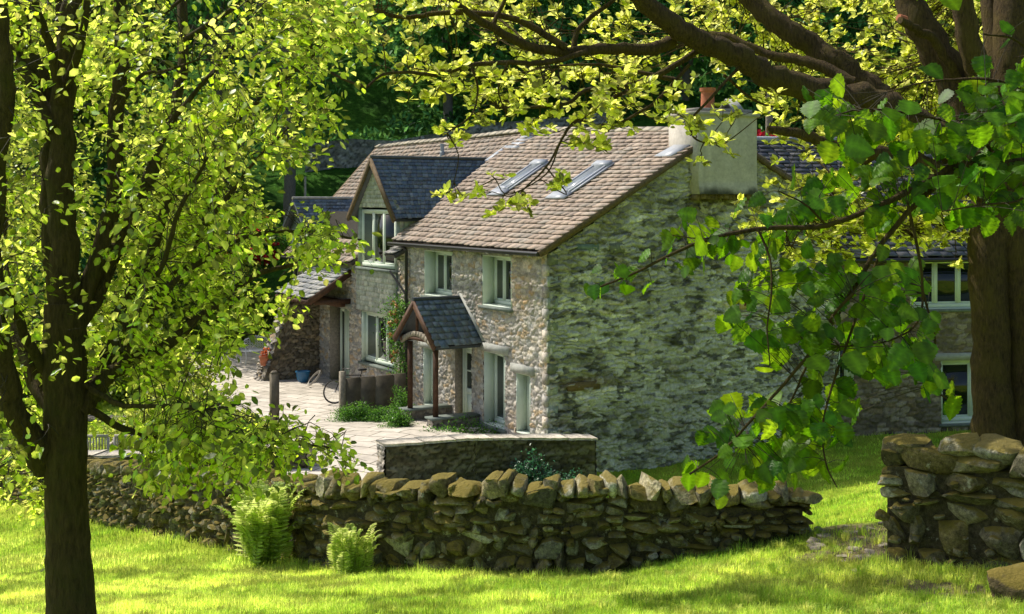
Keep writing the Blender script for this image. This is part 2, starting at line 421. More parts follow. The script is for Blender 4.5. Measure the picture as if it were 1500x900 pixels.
# the yard: one paved sheet along the front of the house, running out through the opening between the garden walls
mb = MB()
nS, nT = 60, 26
S, T_ = np.meshgrid(np.linspace(-3.0, 21, nS), np.linspace(0, 1, nT), indexing='ij')
inner = np.full_like(S, -.02)
outer = np.interp(S, [-3.0, -1.0, 3, 7, 12, 21], [-6.4, -6.0, -6.2, -4.9, -4.6, -4.2])
inner = np.interp(S, [-3.0, -1.3, -1.0, 1.0, 21], [-3.6, -3.2, -2.6, -.02, -.02])
TT = inner * (1 - T_) + outer * T_
XY = HC + S[..., None] * HA + TT[..., None] * HB
i, j = np.meshgrid(np.arange(nS - 1), np.arange(nT - 1), indexing='ij')
q = np.stack([i * nT + j, (i + 1) * nT + j, (i + 1) * nT + j + 1, i * nT + j + 1], -1).reshape(-1, 4)[:, ::-1]
Z = ground(XY[..., 0], XY[..., 1]) * .9 + .1 * -.3 + .07
mb.add(np.concatenate([XY, Z[..., None]], -1).reshape(-1, 3), q)
tag(mb.build('path', M['flag'], None, 180), kind='structure')
def path_z(x, y): return gz(x, y) * .9 - .03 + .07
PATHZ = lambda s, t: path_z(*H2(s, t))

# ------------------------------------------------------------------ stone faces with real relief
def relief(mb, fr, u0, u1, v0, vtop, holes=(), step=.026, cw=.30, ch=.13, amp=.05, pal=None, mortar=(.4, .36, .3), seed=0, warp=.25, shade=None, pin=()):
    """rubble masonry: every stone a raised, separately tinted block; vtop a number or a function of u"""
    us = [np.linspace(u0, u1, max(2, int((u1 - u0) / step)))]
    for h in holes: us.append(np.array([h[0], h[1]]))
    us = np.unique(np.round(np.concatenate(us), 4))
    flat = not callable(vtop)
    vmax = vtop if flat else max(vtop(u) for u in us)
    vs = [np.linspace(v0, vmax, max(2, int((vmax - v0) / step)))]
    for h in holes: vs.append(np.array([h[2], h[3]]))
    vs = np.unique(np.round(np.concatenate(vs), 4))
    U, Vv = np.meshgrid(us, vs, indexing='ij')
    if not flat:
        top = np.array([vtop(u) for u in us])[:, None]
        Vv = v0 + (Vv - v0) / (vmax - v0) * (top - v0)
    wx = U / cw + warp * (fbm(U * 2.2, Vv * 2.2, seed + 50, 3) - .5) * 4
    wy = Vv / ch + warp * (fbm(U * 1.7, Vv * 2.6, seed + 60, 3) - .5) * 5
    f1, e, cid = worley(wx, wy, seed)
    st = sstep(.05, .24, e)
    rough = fbm(U * 11, Vv * 17, seed + 70, 4) - .5
    d = st * amp * (.35 + .85 * cid) + rough * amp * 1.5
    fade = np.ones_like(d)
    if 'u0' in pin: fade *= sstep(u0, u0 + .06, U)
    if 'u1' in pin: fade *= sstep(u1, u1 - .06, U)
    d = d * fade
    pal = np.array(pal)
    idx = (hash2((cid * 99991).astype(np.int64), np.zeros_like(cid, np.int64), seed + 3) * len(pal)).astype(int) % len(pal)
    c = pal[idx] * (.8 + .4 * hash2((cid * 7919).astype(np.int64), np.ones_like(cid, np.int64), seed)[..., None])
    mo = np.array(mortar) * (.75 + .5 * fbm(U * 6, Vv * 6, seed + 80, 3))[..., None]
    stm = sstep(.02, .17, e + .14 * (fbm(U * 13, Vv * 19, seed + 33, 3) - .5))[..., None]
    c = c * (.78 + .5 * fbm(U * 17, Vv * 22, seed + 35, 3))[..., None]
    c = c * stm + mo * (1 - stm)
    if shade is not None: c = shade(U, Vv, c)
    P = fr.p(U, d, Vv)
    nu, nv = U.shape
    i, j = np.meshgrid(np.arange(nu - 1), np.arange(nv - 1), indexing='ij')
    q = np.stack([i * nv + j, (i + 1) * nv + j, (i + 1) * nv + j + 1, i * nv + j + 1], -1).reshape(-1, 4)
    uc = (us[:-1] + us[1:]) / 2; vc = (vs[:-1] + vs[1:]) / 2
    keep = np.ones((nu - 1, nv - 1), bool)
    for h in holes:
        keep &= ~((uc[:, None] > h[0]) & (uc[:, None] < h[1]) & (vc[None, :] > h[2]) & (vc[None, :] < h[3]))
    q = q[keep.ravel()]
    if np.cross(np.append(fr.u[:2], 0), [0, 0, 1.]) @ fr.n < 0: q = q[:, ::-1]
    mb.add(P.reshape(-1, 3), q, c.reshape(-1, 3))

def tile_roof(mb, A, B, Cc, D, rows, cols, pal, th=.022, lift=.03, jit=.12, tone=.14, seed=1, keep=None, sag=0.):
    """slates laid course on course; A,B = eave ends, D,Cc = ridge ends (A-D and B-C are the verges)"""
    A, B, Cc, D = (np.array(p, float) for p in (A, B, Cc, D))
    rng = np.random.default_rng(seed); pal = np.array(pal)
    nrm = np.cross(B - A, D - A); nrm /= np.linalg.norm(nrm)
    if nrm[2] < 0: nrm = -nrm
    def P(u, v, h):
        p = A * (1 - u) * (1 - v) + B * u * (1 - v) + Cc * u * v + D * (1 - u) * v
        return p + nrm * (h - sag * math.sin(math.pi * u) * math.sin(math.pi * v))
    vr = np.linspace(0, 1, rows + 1) ** .95 if rows > 6 else np.linspace(0, 1, rows + 1)
    for r in range(rows):
        v0, v1 = vr[r], vr[r + 1]
        vo = min(1., v1 + (v1 - v0) * .35)
        e = np.cumsum(rng.uniform(.72, 1.28, cols + 1)); e = (e - e[0]) / (e[-1] - e[0])
        if r % 2: e[1:-1] = np.clip(e[1:-1] + .5 / cols, 0, 1)
        for k in range(cols):
            a, b = e[k] + .0012, e[k + 1] - .0012
            if b - a < .002 or (keep and not keep((a + b) / 2, (v0 + v1) / 2)): continue
            dv = (v1 - v0) * (rng.uniform(-.09, .09) - (.35 * rng.random() if rng.random() < .02 else 0))
            h0 = lift + th * rng.uniform(.75, 1.35); h1 = rng.uniform(0, .006)
            s1, s2 = rng.normal(0, th * .12, 2)
            v = [P(a, v0 + dv, h0 + s1), P(b, v0 + dv, h0 + s2), P(b, vo, h1), P(a, vo, h1),
                 P(a, v0 + dv, h0 - th + s1), P(b, v0 + dv, h0 - th + s2)]
            c = pal[rng.integers(len(pal))] * rng.uniform(1 - tone, 1 + tone)
            mb.add(v, [(0, 1, 2, 3), (4, 5, 1, 0), (0, 3, 4), (1, 5, 2)], c)
    g = 13; uu = np.linspace(0, 1, g)         # the deck under the slates follows the same warped surface
    top = [P(a, b, -.014) for a in uu for b in uu]; bot = [P(a, b, -.12) for a in uu for b in uu]
    f = []
    for a in range(g - 1):
        for b in range(g - 1):
            q0 = a * g + b; q = (q0, q0 + g, q0 + g + 1, q0 + 1); f += [q, tuple(x + g * g for x in q[::-1])]
        for e0, e1 in ((a * g, (a + 1) * g), (a * g + g - 1, (a + 1) * g + g - 1), (a, a + 1), ((g - 1) * g + a, (g - 1) * g + a + 1)):
            f.append((e0, e1, e1 + g * g, e0 + g * g))
    mb.add(top + bot, f, np.array(pal).mean(0) * .35)

# ------------------------------------------------------------------ the cottage
house = tag(empty('stone_cottage', (*H2(4, 4), -.3)), 'long grey stone cottage with brown slate roof, sage green windows and two porches', 'cottage')
FA = Frame((*HC, 0), HA, -HB)           # front: u = s, d outwards
GA = Frame((*HC, 0), HB, -HA)           # gable: u = t
W0 = H2(0, 8.9)
WW, WN = np.array([.985, .17]), np.array([.17, -.985])
WI = Frame((*W0, 0), WW, WN)            # right wing
def H3(s, t, z): return np.array([*H2(s, t), z])

PAL_F = [(.42, .385, .335), (.50, .455, .39), (.34, .315, .28), (.56, .50, .42), (.46, .39, .29), (.39, .375, .345), (.46, .34, .21), (.30, .275, .24)]
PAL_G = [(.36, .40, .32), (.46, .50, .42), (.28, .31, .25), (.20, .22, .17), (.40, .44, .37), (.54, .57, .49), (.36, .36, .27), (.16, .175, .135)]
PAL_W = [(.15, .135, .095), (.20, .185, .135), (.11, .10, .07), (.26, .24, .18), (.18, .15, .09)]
HOLES_M = [(1.65, 3.10, 2.95, 4.22), (4.74, 6.40, 2.98, 4.22), (1.95, 3.02, -.02, 1.82), (3.66, 4.57, -.3, 1.82), (5.80, 6.47, -.05, 1.55), (.76, 1.42, .02, 1.47)]
def facade_shade(U, V, c):
    pale = sstep(1.5, .3, U)[..., None] * sstep(3.2, 2.2, V)[..., None]
    c = c * (1 + .25 * pale) * np.array([.96, .98, 1.0])
    rust = (sstep(.55, .68, fbm(U * .9, V * 1.2, 91, 3)) * .28)[..., None]
    return c * (1 - rust) + c * np.array([1.25, .98, .72]) * rust
mb = MB(); relief(mb, FA, 0, 7.96, -.7, 4.46, HOLES_M, cw=.23, ch=.105, amp=.036, warp=.45, pal=PAL_F, mortar=(.43, .39, .33), seed=1, shade=facade_shade, pin=('u0',))
mb.build('front_wall', M['facade'], house, 180)
HOLES_W = [(8.30, 10.75, .66, 2.22), (8.22, 10.67, 3.54, 3.86), (11.68, 13.3, -.5, 2.17)]
mb = MB(); relief(mb, FA, 7.96, 16.7, -.9, 3.86, HOLES_W, cw=.23, ch=.105, amp=.036, warp=.45, pal=[(r * .9, g * .9, b * .92) for r, g, b in PAL_F], mortar=(.33, .31, .28), seed=2)
mb.build('wing_wall', M['facade'], house, 180)
mb = MB()
relief(mb, Frame(H3(7.96, 0, 0), HB, HA), 0, 5, 3.4, lambda t: 4.46 + .6 * t, cw=.3, ch=.13, amp=.03, pal=PAL_F, seed=4, step=.05)
mb.build('step_wall', M['facade'], house, 180)
def gtop(t): return 4.36 + (7.26 - 4.36) * t / 5 if t < 5 else 7.26 - (7.26 - 5.2) * (t - 5) / 4.1
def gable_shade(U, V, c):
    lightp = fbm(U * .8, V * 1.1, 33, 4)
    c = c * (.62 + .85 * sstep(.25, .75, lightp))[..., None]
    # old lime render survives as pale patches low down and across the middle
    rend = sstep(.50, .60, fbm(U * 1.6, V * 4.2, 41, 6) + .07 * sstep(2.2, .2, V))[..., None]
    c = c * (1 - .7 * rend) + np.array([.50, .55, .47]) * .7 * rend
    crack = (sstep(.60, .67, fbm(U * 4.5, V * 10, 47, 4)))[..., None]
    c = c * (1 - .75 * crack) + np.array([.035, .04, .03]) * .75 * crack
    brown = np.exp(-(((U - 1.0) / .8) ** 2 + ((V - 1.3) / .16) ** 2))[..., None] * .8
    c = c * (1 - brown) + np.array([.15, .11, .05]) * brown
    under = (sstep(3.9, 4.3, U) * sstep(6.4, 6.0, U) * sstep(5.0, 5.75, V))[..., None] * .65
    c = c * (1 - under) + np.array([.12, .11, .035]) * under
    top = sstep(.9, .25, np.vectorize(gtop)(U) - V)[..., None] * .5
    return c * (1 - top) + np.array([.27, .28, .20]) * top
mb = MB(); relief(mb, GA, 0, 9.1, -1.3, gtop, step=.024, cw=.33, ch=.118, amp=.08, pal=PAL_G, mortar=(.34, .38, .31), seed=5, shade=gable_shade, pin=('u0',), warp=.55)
# a few big slabs proud of the face
for (t, z, w, h, cc) in ((.75, 4.40, .62, .17, (.15, .22, .18)), (1.7, 4.35, .4, .22, (.16, .19, .14)), (4.4, 5.25, .25, .3, (.36, .38, .28)), (.5, 1.15, .9, .2, (.15, .115, .05))):
    GA.box(mb, (t, t + w), (0, .07), (z, z + h), cc)
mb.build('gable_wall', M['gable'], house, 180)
mb = MB()
for k in range(19):       # quoins at the corner
    z = -.4 + k * .25
    if k % 2: FA.box(mb, (-.02, .20), (-.02, .045), (z, z + .235), np.array(PAL_F[k % 8]) * 1.1)
    else: GA.box(mb, (-.03, .24), (-.02, .04), (z, z + .235), np.array(PAL_G[k % 5]) * .9)
mb.build('quoin', M['facade'], house)
# core walls behind the stone faces, plain back and side walls
mb = MB()
unit2 = lambda v: v / np.linalg.norm(v)
back = Frame(H3(0, 9.1, 0), HA, HB)
relief(mb, back, 0, 20.3, -.9, 5.1, step=.12, cw=.3, ch=.13, amp=.04, pal=PAL_F, seed=8)
ed = unit2(HA * 3.6 + HB * 5); end = Frame(H3(16.7, 0, 0), ed, np.array([-ed[1], ed[0]]))
relief(mb, end, 0, 6.16, -.9, lambda t: 3.72 + .62 * t, step=.05, cw=.3, ch=.13, amp=.04, pal=PAL_F, seed=9)
mb.build('back_wall', M['facade'], house, 180)
mb = MB()     # near-black sheets stand in for the unlit depth of the rooms
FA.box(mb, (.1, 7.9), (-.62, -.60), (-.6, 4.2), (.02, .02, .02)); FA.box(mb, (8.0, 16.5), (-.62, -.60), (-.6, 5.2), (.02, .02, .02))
mb.build('dark_room_sheet', M['dark'], house)

PAL_T = [(.39, .305, .245), (.36, .28, .225), (.43, .345, .28), (.32, .255, .21), (.38, .315, .26), (.345, .295, .25), (.40, .31, .245)]
PAL_S = [(.09, .13, .18), (.125, .165, .21), (.075, .105, .15), (.16, .195, .23), (.105, .125, .145)]
mb = MB()
tile_roof(mb, H3(-.14, -.25, 4.43), H3(8.02, -.25, 4.43), H3(9.3, 5, 7.80), H3(-.14, 5, 7.40), 29, 25, PAL_T, th=.023, seed=3, sag=.05)
tile_roof(mb, H3(-.14, 9.4, 5.12), H3(21, 9.4, 5.3), H3(21, 5, 7.75), H3(-.14, 5, 7.40), 14, 30, PAL_T, th=.03, seed=4)
roof = mb.build('roof', M['tile'], house)
mb = MB()
tile_roof(mb, H3(11.05, -.25, 3.66), H3(16.95, -.25, 3.66), H3(18.49, 1.9, 5.32), H3(11.05, 1.9, 5.32), 11, 19, PAL_T, th=.026, seed=5)
tile_roof(mb, H3(8.02, 1.9, 5.32), H3(18.49, 1.9, 5.32), H3(20.7, 5, 7.70), H3(8.2, 5, 7.74), 17, 32, PAL_T, th=.026, seed=6, sag=.05)
wroof = mb.build('wing_roof', M['tile'], house)
mb = MB()     # ridge stones along both roofs
for (a, b, n) in ((H3(.9, 5, 7.46), H3(9.2, 5, 7.85), 20), (H3(9.2, 5, 7.83), H3(20.7, 5, 7.74), 26)):
    for k in range(n):
        p, q2 = a + (b - a) * k / n, a + (b - a) * (k + .97) / n
        dz = random.uniform(-.012, .012)
        for sgn in (-1, 1):
            e0 = np.array([*(HB * .19 * sgn), -.10])
            vv = [p, q2, q2 + e0, p + e0]; vv = [x + np.array([0, 0, .03 + dz]) for x in vv]
            vv += [x - np.array([0, 0, .05]) for x in vv]
            mb.add(vv, BOXF, np.array((.40, .36, .28)) * random.uniform(.8, 1.15))
mb.build('ridge', M['tile'], roof)
for (a, b) in ((H3(-.1, -.3, 4.36), H3(-.1, 4.95, 7.31)), (H3(-.1, 5.05, 7.31), H3(-.1, 9.4, 5.04))):
    mb = MB(); bar(mb, a, b, .10, .13, (.10, .085, .06)); mb.build('verge', M['board'], roof)
mb = MB(); bar(mb, H3(16.98, -.3, 3.62), H3(20.72, 5.0, 7.66), .10, .12); mb.build('verge', M['board'], wroof)
# lead: soaker strips and slates
mb = MB()
def roofp(s, t, h=.06): return H3(s, t, 4.43 + (t + .25) * (.566 + .0075 * np.clip(s, 0, 9)) + h)
def rquad(mb, s0, s1, t0, t1, h0=.03, h1=.075, skew=0, col=(.5, .5, .5)):
    v = [roofp(s0, t0, h0), roofp(s1, t0, h0), roofp(s1 + skew, t1, h0), roofp(s0 + skew, t1, h0), roofp(s0, t0, h1), roofp(s1, t0, h1), roofp(s1 + skew, t1, h1), roofp(s0 + skew, t1, h1)]
    mb.add(v, [(3, 2, 1, 0), (4, 5, 6, 7), (0, 1, 5, 4), (1, 2, 6, 5), (2, 3, 7, 6), (3, 0, 4, 7)], col)
rquad(mb, 8.25, 8.95, 4.0, 4.75); rquad(mb, 8.9, 9.15, 3.4, 4.2)
mb.build('flashing', M['lead'], roof); mb = MB()
rquad(mb, .1, .75, 3.6, 4.12, skew=-.15)
mb.build('flashing', M['lead'], roof)
# skylights
for (s0, s1, t0, t1) in ((5.45, 6.0, 2.05, 3.25), (2.2, 2.75, 1.98, 3.2)):
    mb = MB()
    rquad(mb, s0 - .05, s0 + .03, t0, t1, .02, .11); rquad(mb, s1 - .03, s1 + .05, t0, t1, .02, .11)
    rquad(mb, s0 + .03, s1 - .03, t0, t0 + .09, .02, .105); rquad(mb, s0 - .08, s1 + .08, t1 - .1, t1 + .08, .02, .14)
    rquad(mb, s0 - .16, s1 + .16, t0 - .25, t0, .03, .075)
    rquad(mb, s0 - .15, s0 - .06, t0, t1 + .1, .03, .07); rquad(mb, s1 + .06, s1 + .15, t0, t1 + .1, .03, .07)
    sk = mb.build('skylight', M['lead'], roof)
    mb = MB(); rquad(mb, s0 + .03, s1 - .03, t0 + .09, t1 - .1, .05, .085); mb.build('pane', M['skyglass'], sk)
for (s, t, r, h) in ((8.55, 4.62, .12, .62), (13.6, 4.2, .07, .52)):
    mb = MB(); p = H3(s, t, 3.9 + .77 * t)
    lathe(mb, p + [0, 0, -.2], [(r * 1.25, 0), (r * 1.25, .28), (r, .3), (r, h), (r * 1.12, h), (r * 1.12, h + .05), (0, h + .05)], 14)
    mb.build('vent_pipe', M['lead'], roof if s < 9 else wroof, 40)
# gutters, brackets and downpipes
def gutter(name, pts, r, parent):
    mb = MB()
    for a, b in zip(pts[:-1], pts[1:]): tube(mb, [a, b], [r, r], 10, 1)
    return mb.build(name, M['black'], parent, 60)
g1 = gutter('gutter', [H3(-.1, -.33, 4.36), H3(8.1, -.33, 4.34)], .055, house)
for k in range(8):
    mb = MB(); FA.box(mb, (.3 + k, .34 + k), (.22, .36), (4.28, 4.33)); mb.build('bracket', M['metal'], g1)
g2 = gutter('gutter', [H3(11.6, -.33, 3.60), H3(17.0, -.33, 3.58)], .055, house)
gutter('downpipe', [H3(7.35, -.30, 4.33), H3(7.35, -.12, 4.18), H3(7.35, -.12, -.2)], .045, house)
gutter('downpipe', [H3(8.1, -.28, 3.55), H3(7.42, -.14, 2.98), H3(7.38, -.13, 2.95)], .032, house)
gutter('downpipe', [H3(16.2, -.30, 3.55), H3(16.2, -.12, 3.4), H3(16.2, -.12, -.3)], .05, house)
# row of short slates above the upper windows
for (a, b) in ((1.6, 3.2), (4.7, 6.5)):
    mb = MB(); n = int((b - a) / .11)
    for k in range(n):
        FA.box(mb, (a + k * .11, a + k * .11 + .085), (.0, .07), (4.235, 4.39), np.array((.30, .30, .26)) * random.uniform(.7, 1.2))
    mb.build('soldier_course', M['facade'], house)

def window(fr, u0, u1, z0, z1, lights=2, rec=.24, sill=True, fw=.065, head=None, rails=(), revl=True, trim=None, parent=house, name='window', board=True, sashw=.04):
    """opening with painted reveals, outer frame, mullions, sash frames, glass and a slate sill"""
    mb = MB()
    if revl:
        FAr = .018
        fr.box(mb, (u0 - .0, u0 + .03), (-rec - .1, .02), (z0, z1)); fr.box(mb, (u1 - .03, u1), (-rec - .1, .02), (z0, z1))
        fr.box(mb, (u0 + .03, u1 - .03), (-rec - .1, .02), (z1 - .03, z1))
        if board: fr.box(mb, (u0 + .03, u1 - .03), (-rec - .1, .03), (z0, z0 + .03))
    a0, a1, b0, b1 = u0 + .032, u1 - .032, z0 + .032, z1 - .032
    d0, d1 = -rec - .07, -rec
    fr.box(mb, (a0, a0 + fw), (d0, d1), (b0, b1)); fr.box(mb, (a1 - fw, a1), (d0, d1), (b0, b1))
    fr.box(mb, (a0 + fw, a1 - fw), (d0, d1), (b1 - fw, b1)); fr.box(mb, (a0 + fw, a1 - fw), (d0, d1 + .02), (b0, b0 + fw * 1.4))
    n = lights; w = (a1 - a0 - 2 * fw) / n
    for k in range(1, n):
        c = a0 + fw + k * w
        fr.box(mb, (c - fw * .5, c + fw * .5), (d0, d1 - .003), (b0 + fw * 1.4, b1 - fw))
    for k in range(n):
        x0 = a0 + fw + k * w + (fw * .5 if k else 0); x1 = a0 + fw + (k + 1) * w - (fw * .5 if k < n - 1 else 0)
        y0, y1 = b0 + fw * 1.4, b1 - fw
        e = d1 - .015; g = sashw
        fr.box(mb, (x0, x0 + g), (d0 + .01, e), (y0, y1)); fr.box(mb, (x1 - g, x1), (d0 + .01, e), (y0, y1))
        fr.box(mb, (x0 + g, x1 - g), (d0 + .01, e), (y0, y0 + g * 1.3)); fr.box(mb, (x0 + g, x1 - g), (d0 + .01, e), (y1 - g, y1))
        for r_ in rails: fr.box(mb, (x0 + g, x1 - g), (d0 + .02, e - .012), (y0 + (y1 - y0) * r_ - .014, y0 + (y1 - y0) * r_ + .014))
    o = mb.build(name, M['paint'], parent)
    mb = MB(); fr.box(mb, (a0 + fw * .5, a1 - fw * .5), (d0 + .028, d0 + .036), (b0 + fw, b1 - fw * .5)); mb.build('pane', M['glass'], o)
    if sill:
        mb = MB(); fr.box(mb, (u0 - .07, u1 + .07), (-.1, .11), (z0 - .07, z0)); mb.build('sill', M['sill'], o)
    if head:
        mb = MB(); fr.box(mb, (u0 - .2, u1 + .18), (-.1, .085), (z1, z1 + head)); mb.build('lintel', M['lintel'], o)
    return o
window(FA, 1.65, 3.10, 2.95, 4.22, 3, .30)
window(FA, 4.74, 6.40, 2.98, 4.22, 3, .30)
window(FA, 1.95, 3.02, -.02, 1.82, 2, .26, head=.2)
window(FA, 5.80, 6.47, -.05, 1.55, 1, .2, sill=False, head=.16)
window(FA, .76, 1.42, .02, 1.47, 1, .26, sill=False, head=.2)
window(FA, 8.30, 10.75, .66, 2.22, 3, .10, fw=.075, board=False)
def door(fr, u0, u1, z0, z1, rec, panes=True):
    mb = MB()
    fr.box(mb, (u0, u0 + .08), (-rec - .08, -rec), (z0, z1)); fr.box(mb, (u1 - .08, u1), (-rec - .08, -rec), (z0, z1)); fr.box(mb, (u0 + .08, u1 - .08), (-rec - .08, -rec), (z1 - .08, z1))
    a0, a1, b1 = u0 + .085, u1 - .085, z1 - .085; e = -rec - .02
    fr.box(mb, (a0, a0 + .11), (e - .045, e), (z0 + .02, b1)); fr.box(mb, (a1 - .11, a1), (e - .045, e), (z0 + .02, b1))
    for y0, y1 in ((z0 + .02, z0 + .2), (z0 + .8, z0 + .95), (b1 - .12, b1)): fr.box(mb, (a0 + .11, a1 - .11), (e - .045, e), (y0, y1))
    fr.box(mb, (a0 + .11, a1 - .11), (e - .04, e - .02), (z0 + .2, z0 + .8)); ym = (z0 + .95 + b1 - .12) / 2
    fr.box(mb, (a0 + .11, a1 - .11), (e - .042, e - .006), (ym - .02, ym + .02))
    o = mb.build('door', M['paint'], house)
    mb = MB(); fr.box(mb, (a0 + .11, a1 - .11), (e - .03, e - .024), (z0 + .95, b1 - .12)); mb.build('pane', M['glass'], o)
    mb = MB(); fr.box(mb, (a0 + .03, a0 + .06), (e, e + .05), (z0 + .98, z0 + 1.10)); mb.build('handle', M['black'], o)
    return o
door(FA, 3.68, 4.55, -.27, 1.80, .18)
door(FA, 11.72, 12.75, -.42, 2.12, .30)
window(FA, 12.78, 13.28, -.42, 2.12, 1, .30, sill=False, revl=False)
# rendered reveals of the two doorways, with their slate heads and steps
for (u0, u1, z0, z1, rec) in ((3.66, 4.57, -.3, 1.82, .22), (11.68, 13.3, -.5, 2.17, .38)):
    mb = MB(); FA.box(mb, (u0 - .02, u0 + .005), (-rec - .1, .02), (z0, z1), (.30, .26, .21)); FA.box(mb, (u1 - .005, u1 + .02), (-rec - .1, .02), (z0, z1), (.30, .26, .21))
    FA.box(mb, (u0 - .2, u1 + .2), (-rec - .1, .06), (z1, z1 + .16), (.28, .28, .25))
    FA.box(mb, (u0 - .15, u1 + .15), (-rec, .45), (z0 - .3, z0 + .03), (.30, .28, .24))
    mb.build('doorway', M['facade'], house)

# slate-hung bay under the dormer
PAL_H = [(.36, .40, .365), (.43, .465, .43), (.31, .35, .32), (.48, .50, .47), (.38, .41, .40)]
mb = MB()
def hung(mb, fr, u0, u1, z0, ztop, d, seed=0, w=.2, h=.15):
    rng = np.random.default_rng(seed); z = z0; r = 0
    while True:
        u = u0 - (w * .5 if r % 2 else 0); anyr = False
        while u < u1:
            a, b = max(u, u0), min(u + w * .985, u1); zm = z + h * .5
            lim = ztop((a + b) / 2) if callable(ztop) else ztop
            if b - a > .02 and z < lim - .03:
                zt = min(z + h * 1.25, lim); dz = rng.uniform(-.008, .008); anyr = True
                v = [fr.p(a, d + .028, z + dz), fr.p(b, d + .028, z + dz), fr.p(b, d + .006, zt), fr.p(a, d + .006, zt), fr.p(a, d, z + dz), fr.p(b, d, z + dz)]
                mb.add(v, [(0, 1, 2, 3), (4, 5, 1, 0), (0, 3, 4), (1, 5, 2)], np.array(PAL_H[rng.integers(5)]) * rng.uniform(.8, 1.15))
            u += w * rng.uniform(.9, 1.1) if r % 3 else w
        z += h; r += 1
        if z > (12 if callable(ztop) else ztop): break
hung(mb, FA, 8.14, 11.0, 2.24, 3.47, .07, 2)
FA.box(mb, (8.14, 11.0), (-.02, .068), (2.24, 3.47), (.2, .24, .21))
mb.build('slate_hanging', M['hung'], house)
# the dormer
dm_mb = MB()
DS0, DS1, DSM = 8.15, 10.95, 9.58
def dtop(u): return 5.30 + 1.42 * (1 - abs(u - DSM) / 1.42)
hung(dm_mb, FA, DS0, DS1, 5.36, dtop, .05, 5, .17, .13)
FA.prism(dm_mb, [(DS0, 5.36), (DS1, 5.36), (DSM, 6.70)], (-.05, .045), (.22, .26, .23))
FA.box(dm_mb, (DS0, DS0 + .10), (-.15, .05), (3.50, 5.36), (.33, .38, .34)); FA.box(dm_mb, (DS1 - .20, DS1), (-.15, .05), (3.50, 5.36), (.30, .36, .31))
for s, sg in ((DS0, 1), (DS1, -1)):       # slate cheeks
    chk = Frame(H3(s, 0, 0), HB, -HA * sg)
    hung(dm_mb, chk, .05, 2.4, 3.6, 5.30, .0, 9, .24, .17)
    chk.box(dm_mb, (.0, 2.4), (-.06, -.002), (3.5, 5.3), (.22, .27, .25))
dormer = dm_mb.build('dormer', M['hung'], house)
dw = window(FA, 8.25, 10.75, 3.55, 5.33, 3, -.02, sill=False, fw=.08, revl=False, parent=dormer)
mb = MB(); FA.box(mb, (8.1, 10.95), (-.1, .16), (3.48, 3.55)); mb.build('sill', M['sill'], dormer)
mb = MB()
EL, ER = DSM + 1.72, DSM - 1.66; zE = 5.05
rt = 3.95
tile_roof(mb, H3(ER, -.22, zE), H3(ER, 2.1, zE), H3(DSM, rt, 6.82), H3(DSM, -.22, 6.82), 15, 22, PAL_S, th=.02, lift=.02, seed=21)
tile_roof(mb, H3(EL, -.22, zE), H3(EL, 2.1, zE), H3(DSM, rt, 6.82), H3(DSM, -.22, 6.82), 15, 22, PAL_S, th=.02, lift=.02, seed=22)
tube(mb, [H3(DSM, -.24, 6.86), H3(DSM, rt, 6.86)], [.055, .055], 8, 1, col=(.06, .07, .06))
mb.build('dormer_roof', M['slate'], dormer)
mb = MB()
bar(mb, H3(ER - .02, -.24, zE - .06), H3(DSM, -.24, 6.76), .06, .17); mb.build('bargeboard', M['board'], dormer); mb = MB(); bar(mb, H3(EL + .02, -.24, zE - .06), H3(DSM, -.24, 6.76), .06, .17)
mb.build('bargeboard', M['board'], dormer)
mb = MB()
a, b = H3(ER + .05, 2.0, zE + .12), H3(DSM - .05, rt - .05, 6.80)
w_ = np.array([*(-HA * .32), .02])
mb.add([a, b, b + w_, a + w_], [(0, 1, 2, 3)]); a2 = [x + np.array([0, 0, .035]) for x in (a, b, b + w_, a + w_)]; mb.add(a2, [(0, 1, 2, 3)])
mb.build('flashing', M['lead'], dormer)
mb = MB(); tile_roof(mb, H3(7.55, -.42, 4.05), H3(8.2, -.42, 4.05), H3(8.2, .2, 4.36), H3(7.55, .2, 4.36), 3, 4, [(.3, .29, .28)], th=.03, seed=6)
mb.build('small_eave_slates', M['tile'], house)
# second dormer at the far end of the wing
mb = MB()
S2 = 16.0
chk = Frame(H3(S2 - .85, 0, 0), HB, -HA)
chk.box(mb, (.0, 2.2), (-.06, -.002), (3.7, 4.62), (.2, .24, .24)); FA.prism(mb, [(S2 - .9, 3.7), (S2 + .9, 3.7), (S2 + .9, 4.6), (S2, 5.42), (S2 - .9, 4.6)], (-.06, .04), (.27, .31, .28))
d2 = mb.build('dormer', M['hung'], house)
window(FA, S2 - .75, S2 + .75, 3.75, 4.6, 2, -.06, sill=False, revl=False, parent=d2)
mb = MB()
for e in (-1.15, 1.15):
    tile_roof(mb, H3(S2 + e, -.3, 4.52), H3(S2 + e, 1.0, 4.52), H3(S2, 2.25, 5.6), H3(S2, -.3, 5.6), 9, 12, PAL_S, th=.02, lift=.02, seed=25)
tube(mb, [H3(S2, -.32, 5.64), H3(S2, 2.3, 5.64)], [.05, .05], 8, 1, col=(.34, .33, .30))
mb.build('dormer_roof', M['slate'], d2)
mb = MB(); a, b = H3(S2 - 1.1, 1.0, 4.62), H3(S2 - .05, 2.2, 5.6); w_ = np.array([*(-HA * .25), .02]); mb.add([a, b, b + w_, a + w_], [(0, 1, 2, 3)]); mb.build('flashing', M['lead'], d2)

